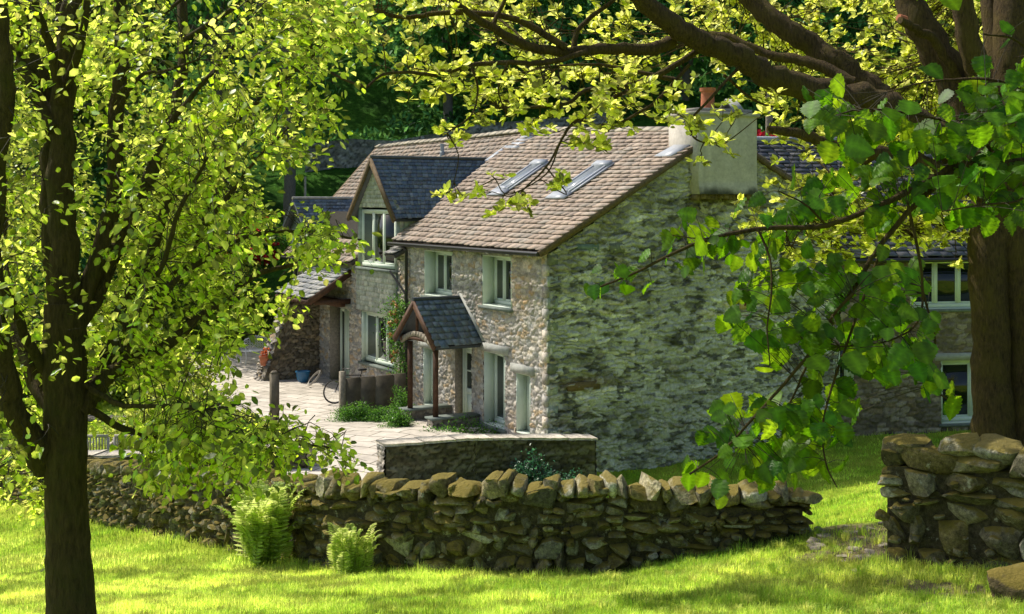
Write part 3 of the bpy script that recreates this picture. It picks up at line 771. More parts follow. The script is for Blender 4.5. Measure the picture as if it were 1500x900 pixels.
# chimney
mb = MB()
def cbox(mb, s, t, z, col, flare=0.):
    v = [H3(s[0] - flare, t[0] - flare, z[0]), H3(s[1] + flare, t[0] - flare, z[0]), H3(s[1] + flare, t[1] + flare, z[0]), H3(s[0] - flare, t[1] + flare, z[0]),
         H3(s[0], t[0], z[1]), H3(s[1], t[0], z[1]), H3(s[1], t[1], z[1]), H3(s[0], t[1], z[1])]
    mb.add(v, [(0, 1, 2, 3), (7, 6, 5, 4), (0, 4, 5, 1), (1, 5, 6, 2), (2, 6, 7, 3), (3, 7, 4, 0)], col)
CHC = (.46, .43, .385)
# front panel subdivided so the damp patches at its foot are real colour areas of the render
nu, nv = 60, 60
U, V = np.meshgrid(np.linspace(4.10, 5.97, nu), np.linspace(5.74, 7.68, nv), indexing='ij')
foot = .16 * fbm(U * 3.5, U * 0, 4, 3) + .03 * fbm(U * 22, V * 22, 5, 2)
damp = sstep(foot + .28, foot + .02, (V - 5.74) * 1.0 + .25 * fbm(U * 4, V * 4, 6, 4))[..., None]
streak = (.85 + .3 * fbm(U * 7, V * .8, 8, 4))[..., None]
Cc = np.array(CHC) * streak * (1 - damp) + np.array((.06, .06, .045)) * damp
Pp = GA.p(U, .36 + .012 * fbm(U * 5, V * 5, 2, 3) + .05 * sstep(.35, 0., V - 5.74) , V)
i, j = np.meshgrid(np.arange(nu - 1), np.arange(nv - 1), indexing='ij')
q = np.stack([i * nv + j, (i + 1) * nv + j, (i + 1) * nv + j + 1, i * nv + j + 1], -1).reshape(-1, 4)
mb.add(Pp.reshape(-1, 3), q, Cc.reshape(-1, 3))
cbox(mb, (-.36, .82), (4.10, 5.97), (5.74, 7.68), CHC)
cbox(mb, (-.42, .88), (4.04, 6.03), (7.68, 7.78), np.array(CHC) * .85)
cbox(mb, (-.28, .74), (4.18, 5.89), (7.78, 7.87), np.array(CHC) * .7)
chim = mb.build('chimney', M['render'], roof)
mb = MB()
for k in range(13):        # corbel stones under the stack
    t = 4.1 + k * .145
    GA.box(mb, (t, t + .135), (-.05, .30 + random.uniform(-.05, .03)), (5.60 + random.uniform(-.03, .03), 5.735), np.array((.13, .11, .05)) * random.uniform(.7, 1.3))
mb.build('corbel', M['gable'], chim)
mb = MB(); lathe(mb, H3(.2, 4.85, 7.81), [(.20, 0), (.20, .06), (.175, .1), (.165, .5), (.20, .52), (.205, .60), (.15, .60), (.14, .2)], 20); mb.build('chimney_pot', M['terracotta'], chim, 40)
mb = MB()
for sg in (-1, 1):
    a = H3(.05, 5.30, 8.12); e = np.array([*(HA * .20 * sg - HB * .06 * sg), -.26]); l_ = np.array([*(HB * .36), 0])
    v = [a, a + l_, a + l_ + e, a + e]; v += [x + np.array([0, 0, .03]) for x in v]; mb.add(v, BOXF)
mb.build('flue_cowl', M['lintel'], chim)

# ---- front porch
PS, PT = 4.22, 1.36
porch = MB(); POSTS = []
for u, t in ((3.45, -1.16), (4.92, -1.16)):
    pmb = MB(); bar(pmb, H3(u, t, .18), H3(u, t, 1.92), .13, .13); POSTS.append(pmb)
bar(porch, H3(3.30, .0, 2.0), H3(3.30, -1.36, 2.0), .10, .12); bar(porch, H3(5.08, .0, 2.0), H3(5.08, -1.36, 2.0), .10, .12)
bar(porch, H3(PS, -.03, 2.86), H3(PS, -1.36, 2.86), .08, .10); bar(porch, H3(3.30, -1.30, 2.06), H3(5.08, -1.30, 2.06), .06, .08)
bar(porch, H3(PS, -1.3, 2.15), H3(PS, -1.3, 2.85), .07, .07)
po = porch.build('porch', M['wood'], house)
for pmb in POSTS: pmb.build('post', M['wood'], po)
mb = MB()        # curved tie beam
arc = [H3(3.25 + 1.9 * k / 12, -1.30, 1.93 + .26 * math.sin(math.pi * k / 12)) for k in range(13)]
for a, b in zip(arc[:-1], arc[1:]): bar(mb, a, b, .07, .13)
mb.build('tie_beam', M['greywood'], po)
mb = MB()
for e in (3.03, 5.40):
    mb = MB(); bar(mb, H3(e, -1.40, 1.93), H3(PS, -1.40, 2.97), .05, .16); mb.build('bargeboard', M['wood'], po)
mb = MB()
for e, sd in ((3.02, 31), (5.42, 32)):
    tile_roof(mb, H3(e, -1.40, 1.98), H3(e, .04, 1.98), H3(PS, .04, 3.04), H3(PS, -1.40, 3.04), 8, 8, PAL_S, th=.025, lift=.02, seed=sd)
tube(mb, [H3(PS, -1.42, 3.07), H3(PS, .02, 3.07)], [.05, .05], 8, 1, col=(.05, .06, .07))
mb.build('porch_roof', M['slate'], po)
for e in (2.98, 5.46):
    mb = MB(); bar(mb, H3(e, -.01, 2.06), H3(PS, -.01, 3.16), .03, .16, up=(*-HB, 0)); mb.build('flashing', M['lintel'], po)
for u in (3.42, 4.95):
    mb = MB(); fr = Frame(H3(u - .16, -1.32, 0), HA, -HB)
    relief(mb, fr, 0, .32, -.6, .13, step=.03, cw=.2, ch=.09, amp=.03, pal=PAL_F, seed=40)
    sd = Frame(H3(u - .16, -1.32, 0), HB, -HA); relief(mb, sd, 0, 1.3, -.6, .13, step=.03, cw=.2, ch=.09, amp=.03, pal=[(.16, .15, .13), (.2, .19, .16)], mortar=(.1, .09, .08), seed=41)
    sd = Frame(H3(u + .16, -1.32, 0), HB, HA); relief(mb, sd, 0, 1.3, -.6, .13, step=.05, cw=.2, ch=.09, amp=.03, pal=PAL_F, seed=42)
    mb.build('porch_dwarf_wall', M['facade'], po, 180)
    mb = MB(); FA.box(mb, (u - .21, u + .21), (.0, 1.38), (.13, .18)); mb.build('coping_slab', M['sill'], po)

# ---- lean-to porch of the wing, carried on a battered stone buttress
mb = MB()
tile_roof(mb, H3(11.6, -1.4, 2.54), H3(14.55, -1.4, 2.54), H3(14.55, .05, 3.46), H3(11.6, .05, 3.46), 8, 12, [(.30, .31, .32), (.36, .36, .36), (.26, .27, .29), (.42, .41, .39)], th=.03, seed=51)
lt = mb.build('lean_to_roof', M['tile'], house)
mb = MB(); bar(mb, H3(11.55, -1.42, 2.44), H3(11.55, .0, 3.34), .07, .18); bar(mb, H3(11.55, -1.42, 2.44), H3(14.5, -1.42, 2.44), .06, .12)
bar(mb, H3(11.8, -.25, 2.35), H3(14.3, -.25, 2.35), .25, .22); bar(mb, H3(11.66, -1.2, 2.42), H3(11.66, -.02, 2.42), .12, .14)
for k in range(8): bar(mb, H3(11.7 + k * .36, -1.48, 2.40), H3(11.7 + k * .36, -.6, 2.96), .05, .07)
mb.build('rafter', M['wood'], lt)
mb = MB()
bt = Frame(H3(14.25, 0, 0), -HB, -HA)       # u = outwards from the facade
def btop(u): return 2.45 if u < .95 else 2.45 - (u - .95) * 2.7
relief(mb, bt, 0, 2.02, -.9, btop, step=.03, cw=.24, ch=.12, amp=.05, pal=[(.17, .14, .10), (.22, .19, .14), (.13, .11, .08), (.25, .2, .13)], mortar=(.10, .085, .06), seed=61)  # dark palette puts the shade of this side into the stone colour
mb.add([*[bt.p(u, 0, btop(u)) for u in (0, .95, 2.02)], *[bt.p(u, -.8, btop(u)) for u in (0, .95, 2.02)]], [(0, 1, 4, 3), (1, 2, 5, 4)], (.3, .27, .22))
rngb = np.random.default_rng(4)
for k in range(150):      # paler rubble on the sloping outer face, its sunlight put into the colour
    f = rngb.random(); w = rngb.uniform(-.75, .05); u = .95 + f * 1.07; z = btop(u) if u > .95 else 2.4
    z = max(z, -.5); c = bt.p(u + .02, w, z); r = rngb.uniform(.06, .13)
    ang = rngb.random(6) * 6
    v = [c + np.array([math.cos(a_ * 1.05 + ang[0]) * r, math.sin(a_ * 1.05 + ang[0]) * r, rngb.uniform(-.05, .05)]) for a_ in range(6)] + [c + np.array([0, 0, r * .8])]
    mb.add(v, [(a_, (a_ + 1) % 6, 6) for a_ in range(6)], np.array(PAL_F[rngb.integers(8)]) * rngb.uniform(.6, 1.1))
mb.build('buttress', M['facade'], house, 60)

# ---- right wing
mb = MB()
HW = [(2.24, 5.2, 2.63, 4.02), (3.15, 5.1, -.48, 1.24), (.05, .62, .55, 2.08)]
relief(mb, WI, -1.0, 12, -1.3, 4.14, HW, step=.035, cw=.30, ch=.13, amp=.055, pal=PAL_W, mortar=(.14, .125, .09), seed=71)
WI.box(mb, (-1, 12), (-.7, -.68), (-1, 4.1), (.02, .02, .02))  # near-black sheet in place of the unlit rooms
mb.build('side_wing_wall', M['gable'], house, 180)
window(WI, 2.24, 5.2, 2.63, 4.02, 4, .10, fw=.08); window(WI, 3.15, 5.1, -.48, 1.24, 2, .16, fw=.08, head=.2); window(WI, .05, .62, .55, 2.08, 1, .05, fw=.15, sill=False, board=False)
mb = MB()
def W3(u, d, z): return WI.p(u, d, z)
tile_roof(mb, W3(-3.4, .25, 4.05), W3(12.2, .25, 4.05), W3(12.2, -4.5, 7.36), W3(-3.4, -4.5, 7.36), 26, 40, [(.085, .09, .105), (.11, .11, .12), (.07, .075, .09), (.15, .145, .14)], th=.03, seed=81)
tile_roof(mb, W3(12.2, -9.2, 4.05), W3(-3.4, -9.2, 4.05), W3(-3.4, -4.5, 7.36), W3(12.2, -4.5, 7.36), 12, 20, [(.085, .09, .105), (.11, .11, .12)], th=.03, seed=82)
tube(mb, [W3(-3.3, -4.5, 7.42), W3(12.2, -4.5, 7.42)], [.09, .09], 8, 1, col=(.33, .35, .38))
wr = mb.build('side_wing_roof', M['slate'], house)
gutter('gutter', [W3(-.2, .33, 3.98), W3(12.2, .33, 3.98)], .055, wr)
mb = MB(); relief(mb, Frame(W3(12.0, 0, 0), WI.n[:2] * -1, WI.u[:2]), 0, 9, -1.2, lambda u: 4.1 + .7 * min(u, 9 - u), step=.12, pal=PAL_W, seed=73)
mb.build('side_wing_gable', M['gable'], house, 180)
# ------------------------------------------------------------------ dry stone walls
def ico(level):
    bm = bmesh.new(); bmesh.ops.create_icosphere(bm, subdivisions=level, radius=1)
    v = np.array([x.co[:] for x in bm.verts]); f = np.array([[x.index for x in q.verts] for q in bm.faces]); bm.free(); return v, f
ICO2, ICO3, ICO4 = ico(2), ico(3), ico(4)
def stone(mb, c, dims, ax, col, rng, lvl=ICO3, power=.55, tilt=0., yaw=0., cuts=7, lump=.10):
    """one weathered block: rounded box, lumpy, with a few split faces; ax = (along, out) unit vectors"""
    T, F = lvl
    v = np.sign(T) * np.abs(T) ** power
    v /= np.maximum(np.abs(v).max(1), .55)[:, None] ** .35
    for k in range(3):
        d = rng.normal(size=3); ph = rng.random() * 6
        v = v * (1 + lump * np.sin(T @ d * (1.6 + k) + ph) / (1 + .5 * k))[:, None]
    for k in range(cuts):
        n = rng.normal(size=3); n[2] *= .8; n /= np.linalg.norm(n); h = rng.uniform(.60, .98)
        dd = v @ n; o = dd > h
        v[o] -= n * ((dd[o] - h) * rng.uniform(.8, 1.))[:, None]
    for k in range(4):
        d = rng.normal(size=3) * rng.uniform(5, 11); ph = rng.random() * 6
        v = v * (1 + .016 * np.sin(T @ d + ph) * np.sin(T @ d[::-1] * .7 + ph))[:, None]
    v = v / np.abs(v).max(0) + rng.normal(0, .012, v.shape)
    v = v * np.array(dims) / 2
    ct, st = math.cos(tilt), math.sin(tilt)
    x, z = v[:, 0] * ct - v[:, 2] * st, v[:, 0] * st + v[:, 2] * ct
    y = v[:, 1]; cy, sy = math.cos(yaw), math.sin(yaw); x, y = x * cy - y * sy, x * sy + y * cy
    a, n = ax
    P = np.array(c) + x[:, None] * np.array([a[0], a[1], 0]) + y[:, None] * np.array([n[0], n[1], 0]); P[:, 2] += z
    cc = np.array(col)[None, :] * (1 + .18 * np.sin(T @ rng.normal(size=3) * 3 + rng.random() * 6))[:, None]
    mb.add(P, F, cc)
PAL_D = [(.17, .145, .075), (.21, .18, .10), (.14, .125, .07), (.26, .235, .15), (.19, .155, .065), (.23, .21, .14), (.155, .15, .10), (.32, .31, .24)]
def dry_wall(pts, thick, seed, cope=(.13, .31), rows=(.10, .20), lens=(.14, .44), rubble=lambda f: 0., cope_h=(.14, .27), flat_cope=False, face_end=()):
    """pts: (x, y, z_base, z_top) along the wall"""
    rng = np.random.default_rng(seed); mb = MB(); P = np.array(pts, float)
    seg = np.hypot(*np.diff(P[:, :2], axis=0).T); S = np.concatenate([[0], np.cumsum(seg)]); L = S[-1]
    def ev(s):
        s = min(max(s, 0), L); p = np.array([np.interp(s, S, P[:, k]) for k in range(4)])
        e = .15; a = np.array([np.interp(min(s + e, L), S, P[:, k]) - np.interp(max(s - e, 0), S, P[:, k]) for k in range(2)]); a /= np.linalg.norm(a)
        return p, a, np.array([a[1], -a[0]])
    # core of the wall, coloured dark to give shade in the gaps
    n = int(L / .3) + 1; ss = np.linspace(.12, L - .12, n); vv = []
    for s in ss:
        p, a, nn = ev(s)
        for o, z in ((-1, p[2] - .4), (1, p[2] - .4), (1, p[3] - .32), (-1, p[3] - .32)):
            vv.append([p[0] + nn[0] * o * thick * .27, p[1] + nn[1] * o * thick * .27, z])
    f = []
    for k in range(n - 1):
        for e in range(4): f.append((k * 4 + e, k * 4 + (e + 1) % 4, k * 4 + 4 + (e + 1) % 4, k * 4 + 4 + e))
    f += [(0, 1, 2, 3), (n * 4 - 1, n * 4 - 2, n * 4 - 3, n * 4 - 4)]
    mb.add(vv, f, (.08, .068, .04))
    hmax = max(P[:, 3] - P[:, 2]) - .26; y = -.12; r = 0
    while y < hmax:
        h = rng.uniform(*rows) * (1.25 if y < .3 else 1.)
        s = rng.uniform(0, .06)
        while s < L:
            rb = rubble(s / L)
            l = rng.uniform(*lens) * (1 - .45 * rb)
            if rng.random() < .08: l *= 1.4
            l = min(l, L - s + .02)
            if L - s < .07: break
            l = max(l, .07)
            hh = h * rng.uniform(.9, 1.12)
            p, a, nn = ev(s + l / 2); H = p[3] - p[2] - .24
            yy = y * (H / hmax) if y > 0 else y
            hs = hh * (H / hmax)
            yj = yy + hs / 2 + rng.normal(0, .025 + .05 * rb) + .03 * math.sin(s * 2.3 + r)
            pieces = 1 if rng.random() < .82 - .3 * rb or hs < .14 else 2
            for k in range(pieces):
                zc = p[2] + yj + (hs / pieces) * (k - (pieces - 1) / 2)
                tk = thick * rng.uniform(.92, 1.10) * (1.08 - .16 * yj / max(H, .1))
                o = rng.normal(0, .02)
                big = rng.uniform(1.06, 1.22) if .2 < s < L - .7 else 1.02
                stone(mb, (p[0] + nn[0] * o, p[1] + nn[1] * o, zc), (l * big, tk, hs / pieces * big * 1.24), (a, nn),
                      np.array(PAL_D[rng.integers(8)]) * rng.uniform(.7, 1.25), rng, tilt=rng.normal(0, .05 + .22 * rb), yaw=rng.normal(0, .06), power=rng.uniform(.34, .62), lump=.10, cuts=12)
            s += l * .99
        y += h; r += 1
    for k in range(int(L * 14)):       # small pinning stones between the big ones
        s = rng.uniform(.1, L - .1); p, a, nn = ev(s); f_ = rng.random(); zc = p[2] - .05 + f_ * (p[3] - p[2] - .25); sg = rng.choice([-1, 1]); l = rng.uniform(.06, .17)
        stone(mb, (p[0] + nn[0] * sg * thick * .44, p[1] + nn[1] * sg * thick * .44, zc), (l, .12, l * rng.uniform(.35, .8)), (a, nn), np.array(PAL_D[rng.integers(8)]) * rng.uniform(.6, 1.3), rng, ICO2, power=.6, tilt=rng.normal(0, .3))
    s = 0.
    while s < L:
        l = rng.uniform(*cope); p, a, nn = ev(s + l / 2); h = rng.uniform(*cope_h) * rng.uniform(.85, 1.2)
        t = rng.normal(.12, .2) if not flat_cope else rng.normal(0, .08)
        stone(mb, (p[0], p[1], p[3] - .14 - (.24 - h) * .4), (l * 1.26, thick * rng.uniform(1.02, 1.25), h * 1.22), (a, nn),
              np.array(PAL_D[rng.integers(8)]) * rng.uniform(1.0, 1.9), rng, ICO3, tilt=t, yaw=rng.normal(0, .12), power=rng.uniform(.4, .75), lump=.13, cuts=11)  # copes tinted paler than the face, sunlight on the wall top put into colour
        s += l
    return mb
def wpts(lst): return [(*at(px, yb, d)[:2], float(at(px, yb, d)[2]), float(at(px, yt, d)[2])) for px, d, yt, yb in lst]
WP = wpts([(-150, 31, 640, 710)] + WALLPTS)
mb = dry_wall(WP, .52, 21, rubble=lambda f: float(sstep(.78, .45, f)))
w1 = mb.build('dry_stone_wall', M['dry'], None, 42)
tag(w1, 'long mossy dry stone wall curving across the grass with ferns at its foot', 'stone wall')
WR = wpts(RW)
mb = dry_wall(WR, .62, 23, cope=(.40, .66), rows=(.14, .27), lens=(.26, .78), cope_h=(.18, .30), flat_cope=True)
w2 = mb.build('dry_stone_wall', M['dry'], None, 42)
tag(w2, 'short shaded dry stone wall with big flat cope stones beside the grass gap', 'stone wall')

def slab_wall(name, pts, thick, seed, capcol, label, nrows=5):
    """coursed garden wall with overlapping flat slate copings"""
    rng = np.random.default_rng(seed); P = np.array(pts, float); mb = MB()
    for i in range(len(P) - 1):
        a = P[i + 1, :2] - P[i, :2]; L = np.linalg.norm(a); a /= L; n = np.array([a[1], -a[0]])
        zb, zt = min(P[i, 2], P[i + 1, 2]) - .3, P[i, 3]
        sl = (P[i + 1, 3] - P[i, 3]) / L
        for sg in (1, -1):
            o = P[i, :2] + n * sg * (thick / 2 - .02)
            relief(mb, Frame((*o, 0), a, n * sg), -.0, L, zb, lambda u: zt + sl * u, step=.035, cw=.28, ch=.10, amp=.05, pal=[(.095, .085, .05), (.13, .115, .075), (.07, .065, .04), (.16, .15, .11)], mortar=(.045, .04, .025), seed=seed + sg)
        for e, u in ((0, 0.), (1, L)):
            o = P[i, :2] + a * (u - .015 if e == 0 else u + .015) - n * thick / 2 * (1 if True else -1)
            relief(mb, Frame((*o, 0), n, -a if e == 0 else a), 0, thick, zb, zt + sl * u, step=.03, cw=.22, ch=.09, amp=.035, pal=PAL_F, mortar=(.2, .18, .14), seed=seed + 5 + e)
    w = mb.build(name, M['garden'], None, 180)
    mb = MB()
    for i in range(len(P) - 1):
        a = P[i + 1, :2] - P[i, :2]; L = np.linalg.norm(a); a /= L; n = np.array([a[1], -a[0]]); s = -.06; sl = (P[i + 1, 3] - P[i, 3]) / L
        while s < L:
            l = rng.uniform(.45, .9); e = min(s + l, L + .06); k = 7
            top, bot = [], []
            us = np.linspace(s + .006, e - .006, k); j1, j2 = rng.normal(0, .018, k), rng.normal(0, .018, k); dz = rng.uniform(-.012, .012)
            ring = [(u, thick / 2 + .05 + j) for u, j in zip(us, j1)] + [(u, -thick / 2 - .05 + j) for u, j in zip(us[::-1], j2)]
            th = rng.uniform(.045, .07)
            for u, d in ring:
                q = P[i, :2] + a * u + n * d; z = P[i, 3] + sl * u + dz
                top.append([*q, z + th]); bot.append([*q, z + .004])
            m_ = len(ring); c = np.array(capcol) * rng.uniform(.85, 1.15)
            mb.add(top + bot, [tuple(range(m_)), tuple(range(2 * m_ - 1, m_ - 1, -1))] + [(x, (x + 1) % m_, (x + 1) % m_ + m_, x + m_) for x in range(m_)], c)
            s = e
    mb.build('coping', M['garden'], w)
    tag(w, label, 'garden wall'); return w
gq = [(560, 25.4, 652, 703), (690, 26.3, 643, 700), (790, 27.0, 642, 700), (866, 27.4, 642, 705)]
slab_wall('garden_wall', [(*p[:2], p[2], p[3]) for p in wpts(gq)], .42, 101, (.50, .46, .39), 'low slate-topped garden wall running from the yard opening to the house corner')
pq = [(120, 28.0, 668, 700), (330, 27.2, 660, 690), (455, 26.8, 655, 692)]
slab_wall('garden_wall', [(*p[:2], p[2], p[3]) for p in wpts(pq)], .55, 111, (.52, .48, .40), 'low patio wall with pale slab top at the left of the yard opening')
hq = [(95, 33.5, 612, 660), (200, 33.0, 616, 655)]
slab_wall('garden_wall', [(*p[:2], p[2], p[3]) for p in wpts(hq)], .6, 115, (.30, .27, .22), 'dark slab-topped wall behind the two wooden seats')

# stones lying loose
rs = np.random.default_rng(5)
mb = MB(); c = at(1490, 878, 12.0); stone(mb, c, (.80, .6, .66), ((1, 0), (0, -1)), (.15, .115, .06), rs, ICO4, .7, .12, .2, 9, .12)
tag(mb.build('boulder', M['dry'], None, 42), 'big rounded brown boulder in the grass at the bottom right corner', 'boulder')
mb = MB()
for k in range(26):
    px, py = rs.uniform(1190, 1300), rs.uniform(755, 800); d = 15.2 + rs.normal(0, .6)
    x = (px - 750) / FPX * d; w = rs.uniform(.06, .28)
    stone(mb, (x, d, gz(x, d) + .0), (w, w * rs.uniform(.6, 1), w * .3), ((1, 0), (0, -1)), np.array((.33, .29, .22)) * rs.uniform(.6, 1.2), rs, ICO3, .7, rs.normal(0, .1), rs.random() * 3)
tag(mb.build('rubble', M['garden'], None, 42), 'scattered flat stones and earth in the gap between the walls', 'rubble', kind='stuff')
mb = MB(); c = at(1046, 0, 15.9)
# old field wall up the hill
P = []
for k in range(8):
    x = -10.5 + k * 2.2; y = 62.5 + .25 * k; P.append((x, y, hz(x, y) - .2, hz(x, y) + 1.35))
mb = MB(); rw = np.random.default_rng(8)
for i in range(7):
    a = np.array(P[i + 1][:2]) - np.array(P[i][:2]); L = np.linalg.norm(a); a /= L; n = np.array([a[1], -a[0]])
    for sg in (1, -1):
        sl = (P[i + 1][3] - P[i][3]) / L; zt = P[i][3]
        relief(mb, Frame((*(np.array(P[i][:2]) + n * .3 * sg), 0), a, n * sg), 0, L, min(P[i][2], P[i + 1][2]) - 1, lambda u: zt + sl * u, step=.09, cw=.4, ch=.2, amp=.12, pal=[(.24, .25, .24), (.32, .32, .31), (.19, .19, .18)], mortar=(.07, .08, .07), seed=200 + i)
    mb.add([(*(np.array(P[i][:2]) + n * .3), P[i][3]), (*(np.array(P[i + 1][:2]) + n * .3), P[i + 1][3]), (*(np.array(P[i + 1][:2]) - n * .3), P[i + 1][3]), (*(np.array(P[i][:2]) - n * .3), P[i][3])], [(0, 1, 2, 3)], (.16, .16, .14))
tag(mb.build('field_wall', M['garden'], None, 180), 'grey field wall on the dark hillside behind the roof', 'stone wall')

# ------------------------------------------------------------------ leaves
LS = (np.array([[0, 0, 0], [.30, .27, .05], [.68, .25, .03], [1, 0, -.10], [.68, -.25, .03], [.30, -.27, .05]]), np.array([[0, 1, 2, 3], [0, 3, 4, 5]]))
def big_leaf(seed):
    """broad, slightly lobed and toothed leaf with a folded midrib"""
    r = np.random.default_rng(seed); n = 17; x = np.linspace(0, 1, n)
    w = .44 * np.sin(np.pi * np.clip(x, 0, 1) ** .72) ** .8
    w = w * (1 + .095 * np.where(np.arange(n) % 2, 1, -1)) ; w[0] = .03; w[-1] = .0
    wl = w * (1 + .12 * np.sin(x * 6 + r.random() * 6)); wr = w * (1 + .12 * np.sin(x * 6 + r.random() * 6))
    bx = x - .10 * np.sin(np.pi * x) ; droop = -.22 * x ** 2
    V = []
    for k in range(n):
        for f, ww in ((-1, wr[k]), (-.5, wr[k]), (0, 0), (.5, wl[k]), (1, wl[k])):
            y = f * ww; sweep = (abs(f) ** 1.5) * -.05 if 0 < k < 4 else 0
            V.append([x[k] + sweep - .02 * (k % 2) * (abs(f) == 1), y, droop[k] + .35 * abs(y) - .9 * abs(y) ** 2 + .02 * math.sin(k * 1.9 + f * 3)])
    F = [[k * 5 + c, k * 5 + c + 1, k * 5 + c + 6, k * 5 + c + 5] for k in range(n - 1) for c in range(4)]
    return np.array(V), np.array(F)
BIG = [big_leaf(k) for k in range(4)]
VEIN_FOLD = {6: np.array([1, .15, .1, .9, .1, .15]), 85: np.array([[.95 if q_ == 2 else (.42 if k_ % 3 == 0 else .0) * (1 - .3 * abs(q_ - 2)) for q_ in range(5)] for k_ in range(17)]).ravel()}  # paler midrib and veins; on small leaves the gradient also paints fold shading
def unit(v): return v / (np.linalg.norm(v, axis=-1, keepdims=True) + 1e-9)
def leaves(mb, P, D, Nn, size, tpl=LS, bright=None, rng=RNG, fw=1.):
    """P base points, D leaf axes, Nn rough upper-side directions"""
    D = unit(np.asarray(D, float)); B = unit(np.cross(Nn, D)); U = np.cross(D, B)
    T, F = tpl; n = len(P); size = np.broadcast_to(size, n)
    curl = rng.uniform(-.8, 2.8, n)[:, None, None]
    V = P[:, None, :] + size[:, None, None] * (T[None, :, 0, None] * D[:, None] + T[None, :, 1, None] * B[:, None] * fw + T[None, :, 2, None] * U[:, None] * curl)
    k = len(T); f = (F[None] + (np.arange(n) * k)[:, None, None]).reshape(-1, F.shape[1])
    hue = rng.random(n); br = np.where(rng.random(n) < .36, rng.uniform(.22, .55, n), rng.uniform(.8, 1.3, n)) if bright is None else bright  # tint darkens some leaves as if shaded, brightens the rest as if backlit
    c = np.repeat(np.stack([hue, br, br], 1), k, 0); c[:, 2] = np.tile(VEIN_FOLD[k], n)
    mb.add(V.reshape(-1, 3), f, c)
def inpoly(px, py, poly):
    poly = np.array(poly); r = np.zeros(len(px), bool); j = len(poly) - 1
    for i in range(len(poly)):
        xi, yi = poly[i]; xj, yj = poly[j]
        c = ((yi > py) != (yj > py)) & (px < (xj - xi) * (py - yi) / (yj - yi + 1e-9) + xi); r ^= c; j = i
    return r
def polysample(poly, n, rng):
    p = np.array(poly); lo, hi = p.min(0), p.max(0); o = []
    while len(o) < n:
        q = rng.uniform(lo, hi, (n * 3, 2)); o += list(q[inpoly(q[:, 0], q[:, 1], poly)])
    return np.array(o[:n])
def limb(mb, pts, w0, w1, d, dd=0., sides=9, k=5, jit=.12, rough=.04):
    """branch through photo positions, at distance d..d+dd, widths in photo pixels at that distance"""
    n = len(pts); P = [at(x, y, d + dd * i / max(n - 1, 1)) for i, (x, y) in enumerate(pts)]
    R = [(w0 + (w1 - w0) * i / max(n - 1, 1)) / 2 * (d + dd * i / max(n - 1, 1)) / FPX for i in range(n)]
    tube(mb, P, R, sides, k, jit, rough); return np.array(P)

# ------------------------------------------------------------------ young broadleaf tree on the left
rl = np.random.default_rng(31)
DT = 8.5
base = at(103, 1000, DT); base[2] = gz(base[0], base[1]) - .1
tl = tag(empty('broadleaf_tree', base), 'young many-stemmed tree with bright backlit leaves and dark trunk on the left lawn', 'tree')
mb = MB(); SK = []
bb = at(0, 0, DT); bx = lambda px, py: at(px, py, DT)
tube(mb, [base - [0, 0, .2], base + [0, 0, .12], bx(103, 880), bx(99, 790), bx(96, 700), bx(96, 600), bx(95, 520), bx(94, 445)],
     [.26, .205, .165, .147, .142, .145, .150, .135], 18, 6, .02, .02)
def lb(pts, w0, w1, dd=0., d=DT, **k): SK.append(limb(mb, pts, w0, w1, d, dd, **k))
lb([(96, 460), (95, 380), (92, 260), (92, 145), (97, 90), (103, 0), (108, -120)], 46, 24, .2)
lb([(95, 480), (82, 400), (74, 300), (75, 190), (62, 120), (36, 60), (34, -20), (20, -120)], 34, 20, .5)
lb([(78, 190), (40, 110), (0, 40), (-60, -60)], 22, 14, .7)
lb([(92, 150), (70, 60), (50, 0), (44, -80)], 15, 9, -.5)
lb([(93, 130), (88, 60), (85, -40)], 14, 9, .4); lb([(100, 120), (122, 50), (130, -40)], 14, 9, -.3)
lb([(92, 610), (55, 560), (20, 470), (0, 388), (-40, 300)], 34, 16, .8)
lb([(70, 690), (45, 640), (22, 600), (5, 520), (-10, 420), (-5, 250), (10, 130), (0, 0)], 40, 20, -.9)
lb([(76, 560), (40, 500), (20, 447), (-15, 390)], 18, 9, -.5)
lb([(100, 530), (126, 430), (165, 300), (170, 165), (177, 100), (178, 0), (180, -90)], 28, 17, .6)
lb([(100, 600), (128, 583), (150, 555), (165, 515), (207, 463), (243, 423), (283, 373), (302, 315), (330, 250), (345, 180)], 36, 10, 1.1)
lb([(165, 520), (180, 450), (215, 390), (235, 330), (252, 270)], 20, 12, .7)
lb([(100, 500), (150, 420), (215, 270), (232, 225), (250, 180), (266, 110), (268, 0), (270, -90)], 24, 13, 1.5)
lb([(120, 600), (150, 560), (190, 527), (235, 512), (278, 477), (323, 443), (372, 405), (430, 388)], 26, 6, .3)
lb([(190, 527), (195, 470), (210, 440), (240, 383), (262, 310), (300, 240)], 12, 5, -.5)
lb([(120, 560), (150, 580), (180, 595), (222, 595), (300, 600)], 11, 4, -.6)
lb([(130, 600), (190, 632), (260, 640), (340, 645), (430, 650), (500, 658)], 12, 3, .5)
lb([(250, 180), (290, 130), (330, 85), (360, 40)], 9, 4, .4); lb([(170, 165), (205, 112), (240, 105), (290, 88)], 8, 3, -.4)
lb([(300, 330), (340, 280), (375, 235), (420, 190)], 8, 3, .3); lb([(243, 423), (300, 380), (370, 345), (450, 340), (530, 352)], 9, 3, .4)
lb([(178, 60), (240, 20), (300, -30)], 8, 4, .3); lb([(268, 60), (330, 20), (400, -20), (470, -60)], 9, 4, .3)
lb([(345, 180), (400, 130), (450, 90), (500, 40)], 7, 3, .2)
mb.build('trunk', M['bark1'], tl, 180)
SKP = np.vstack([smooth_path(s, np.ones(len(s)), 6)[0] for s in SK])
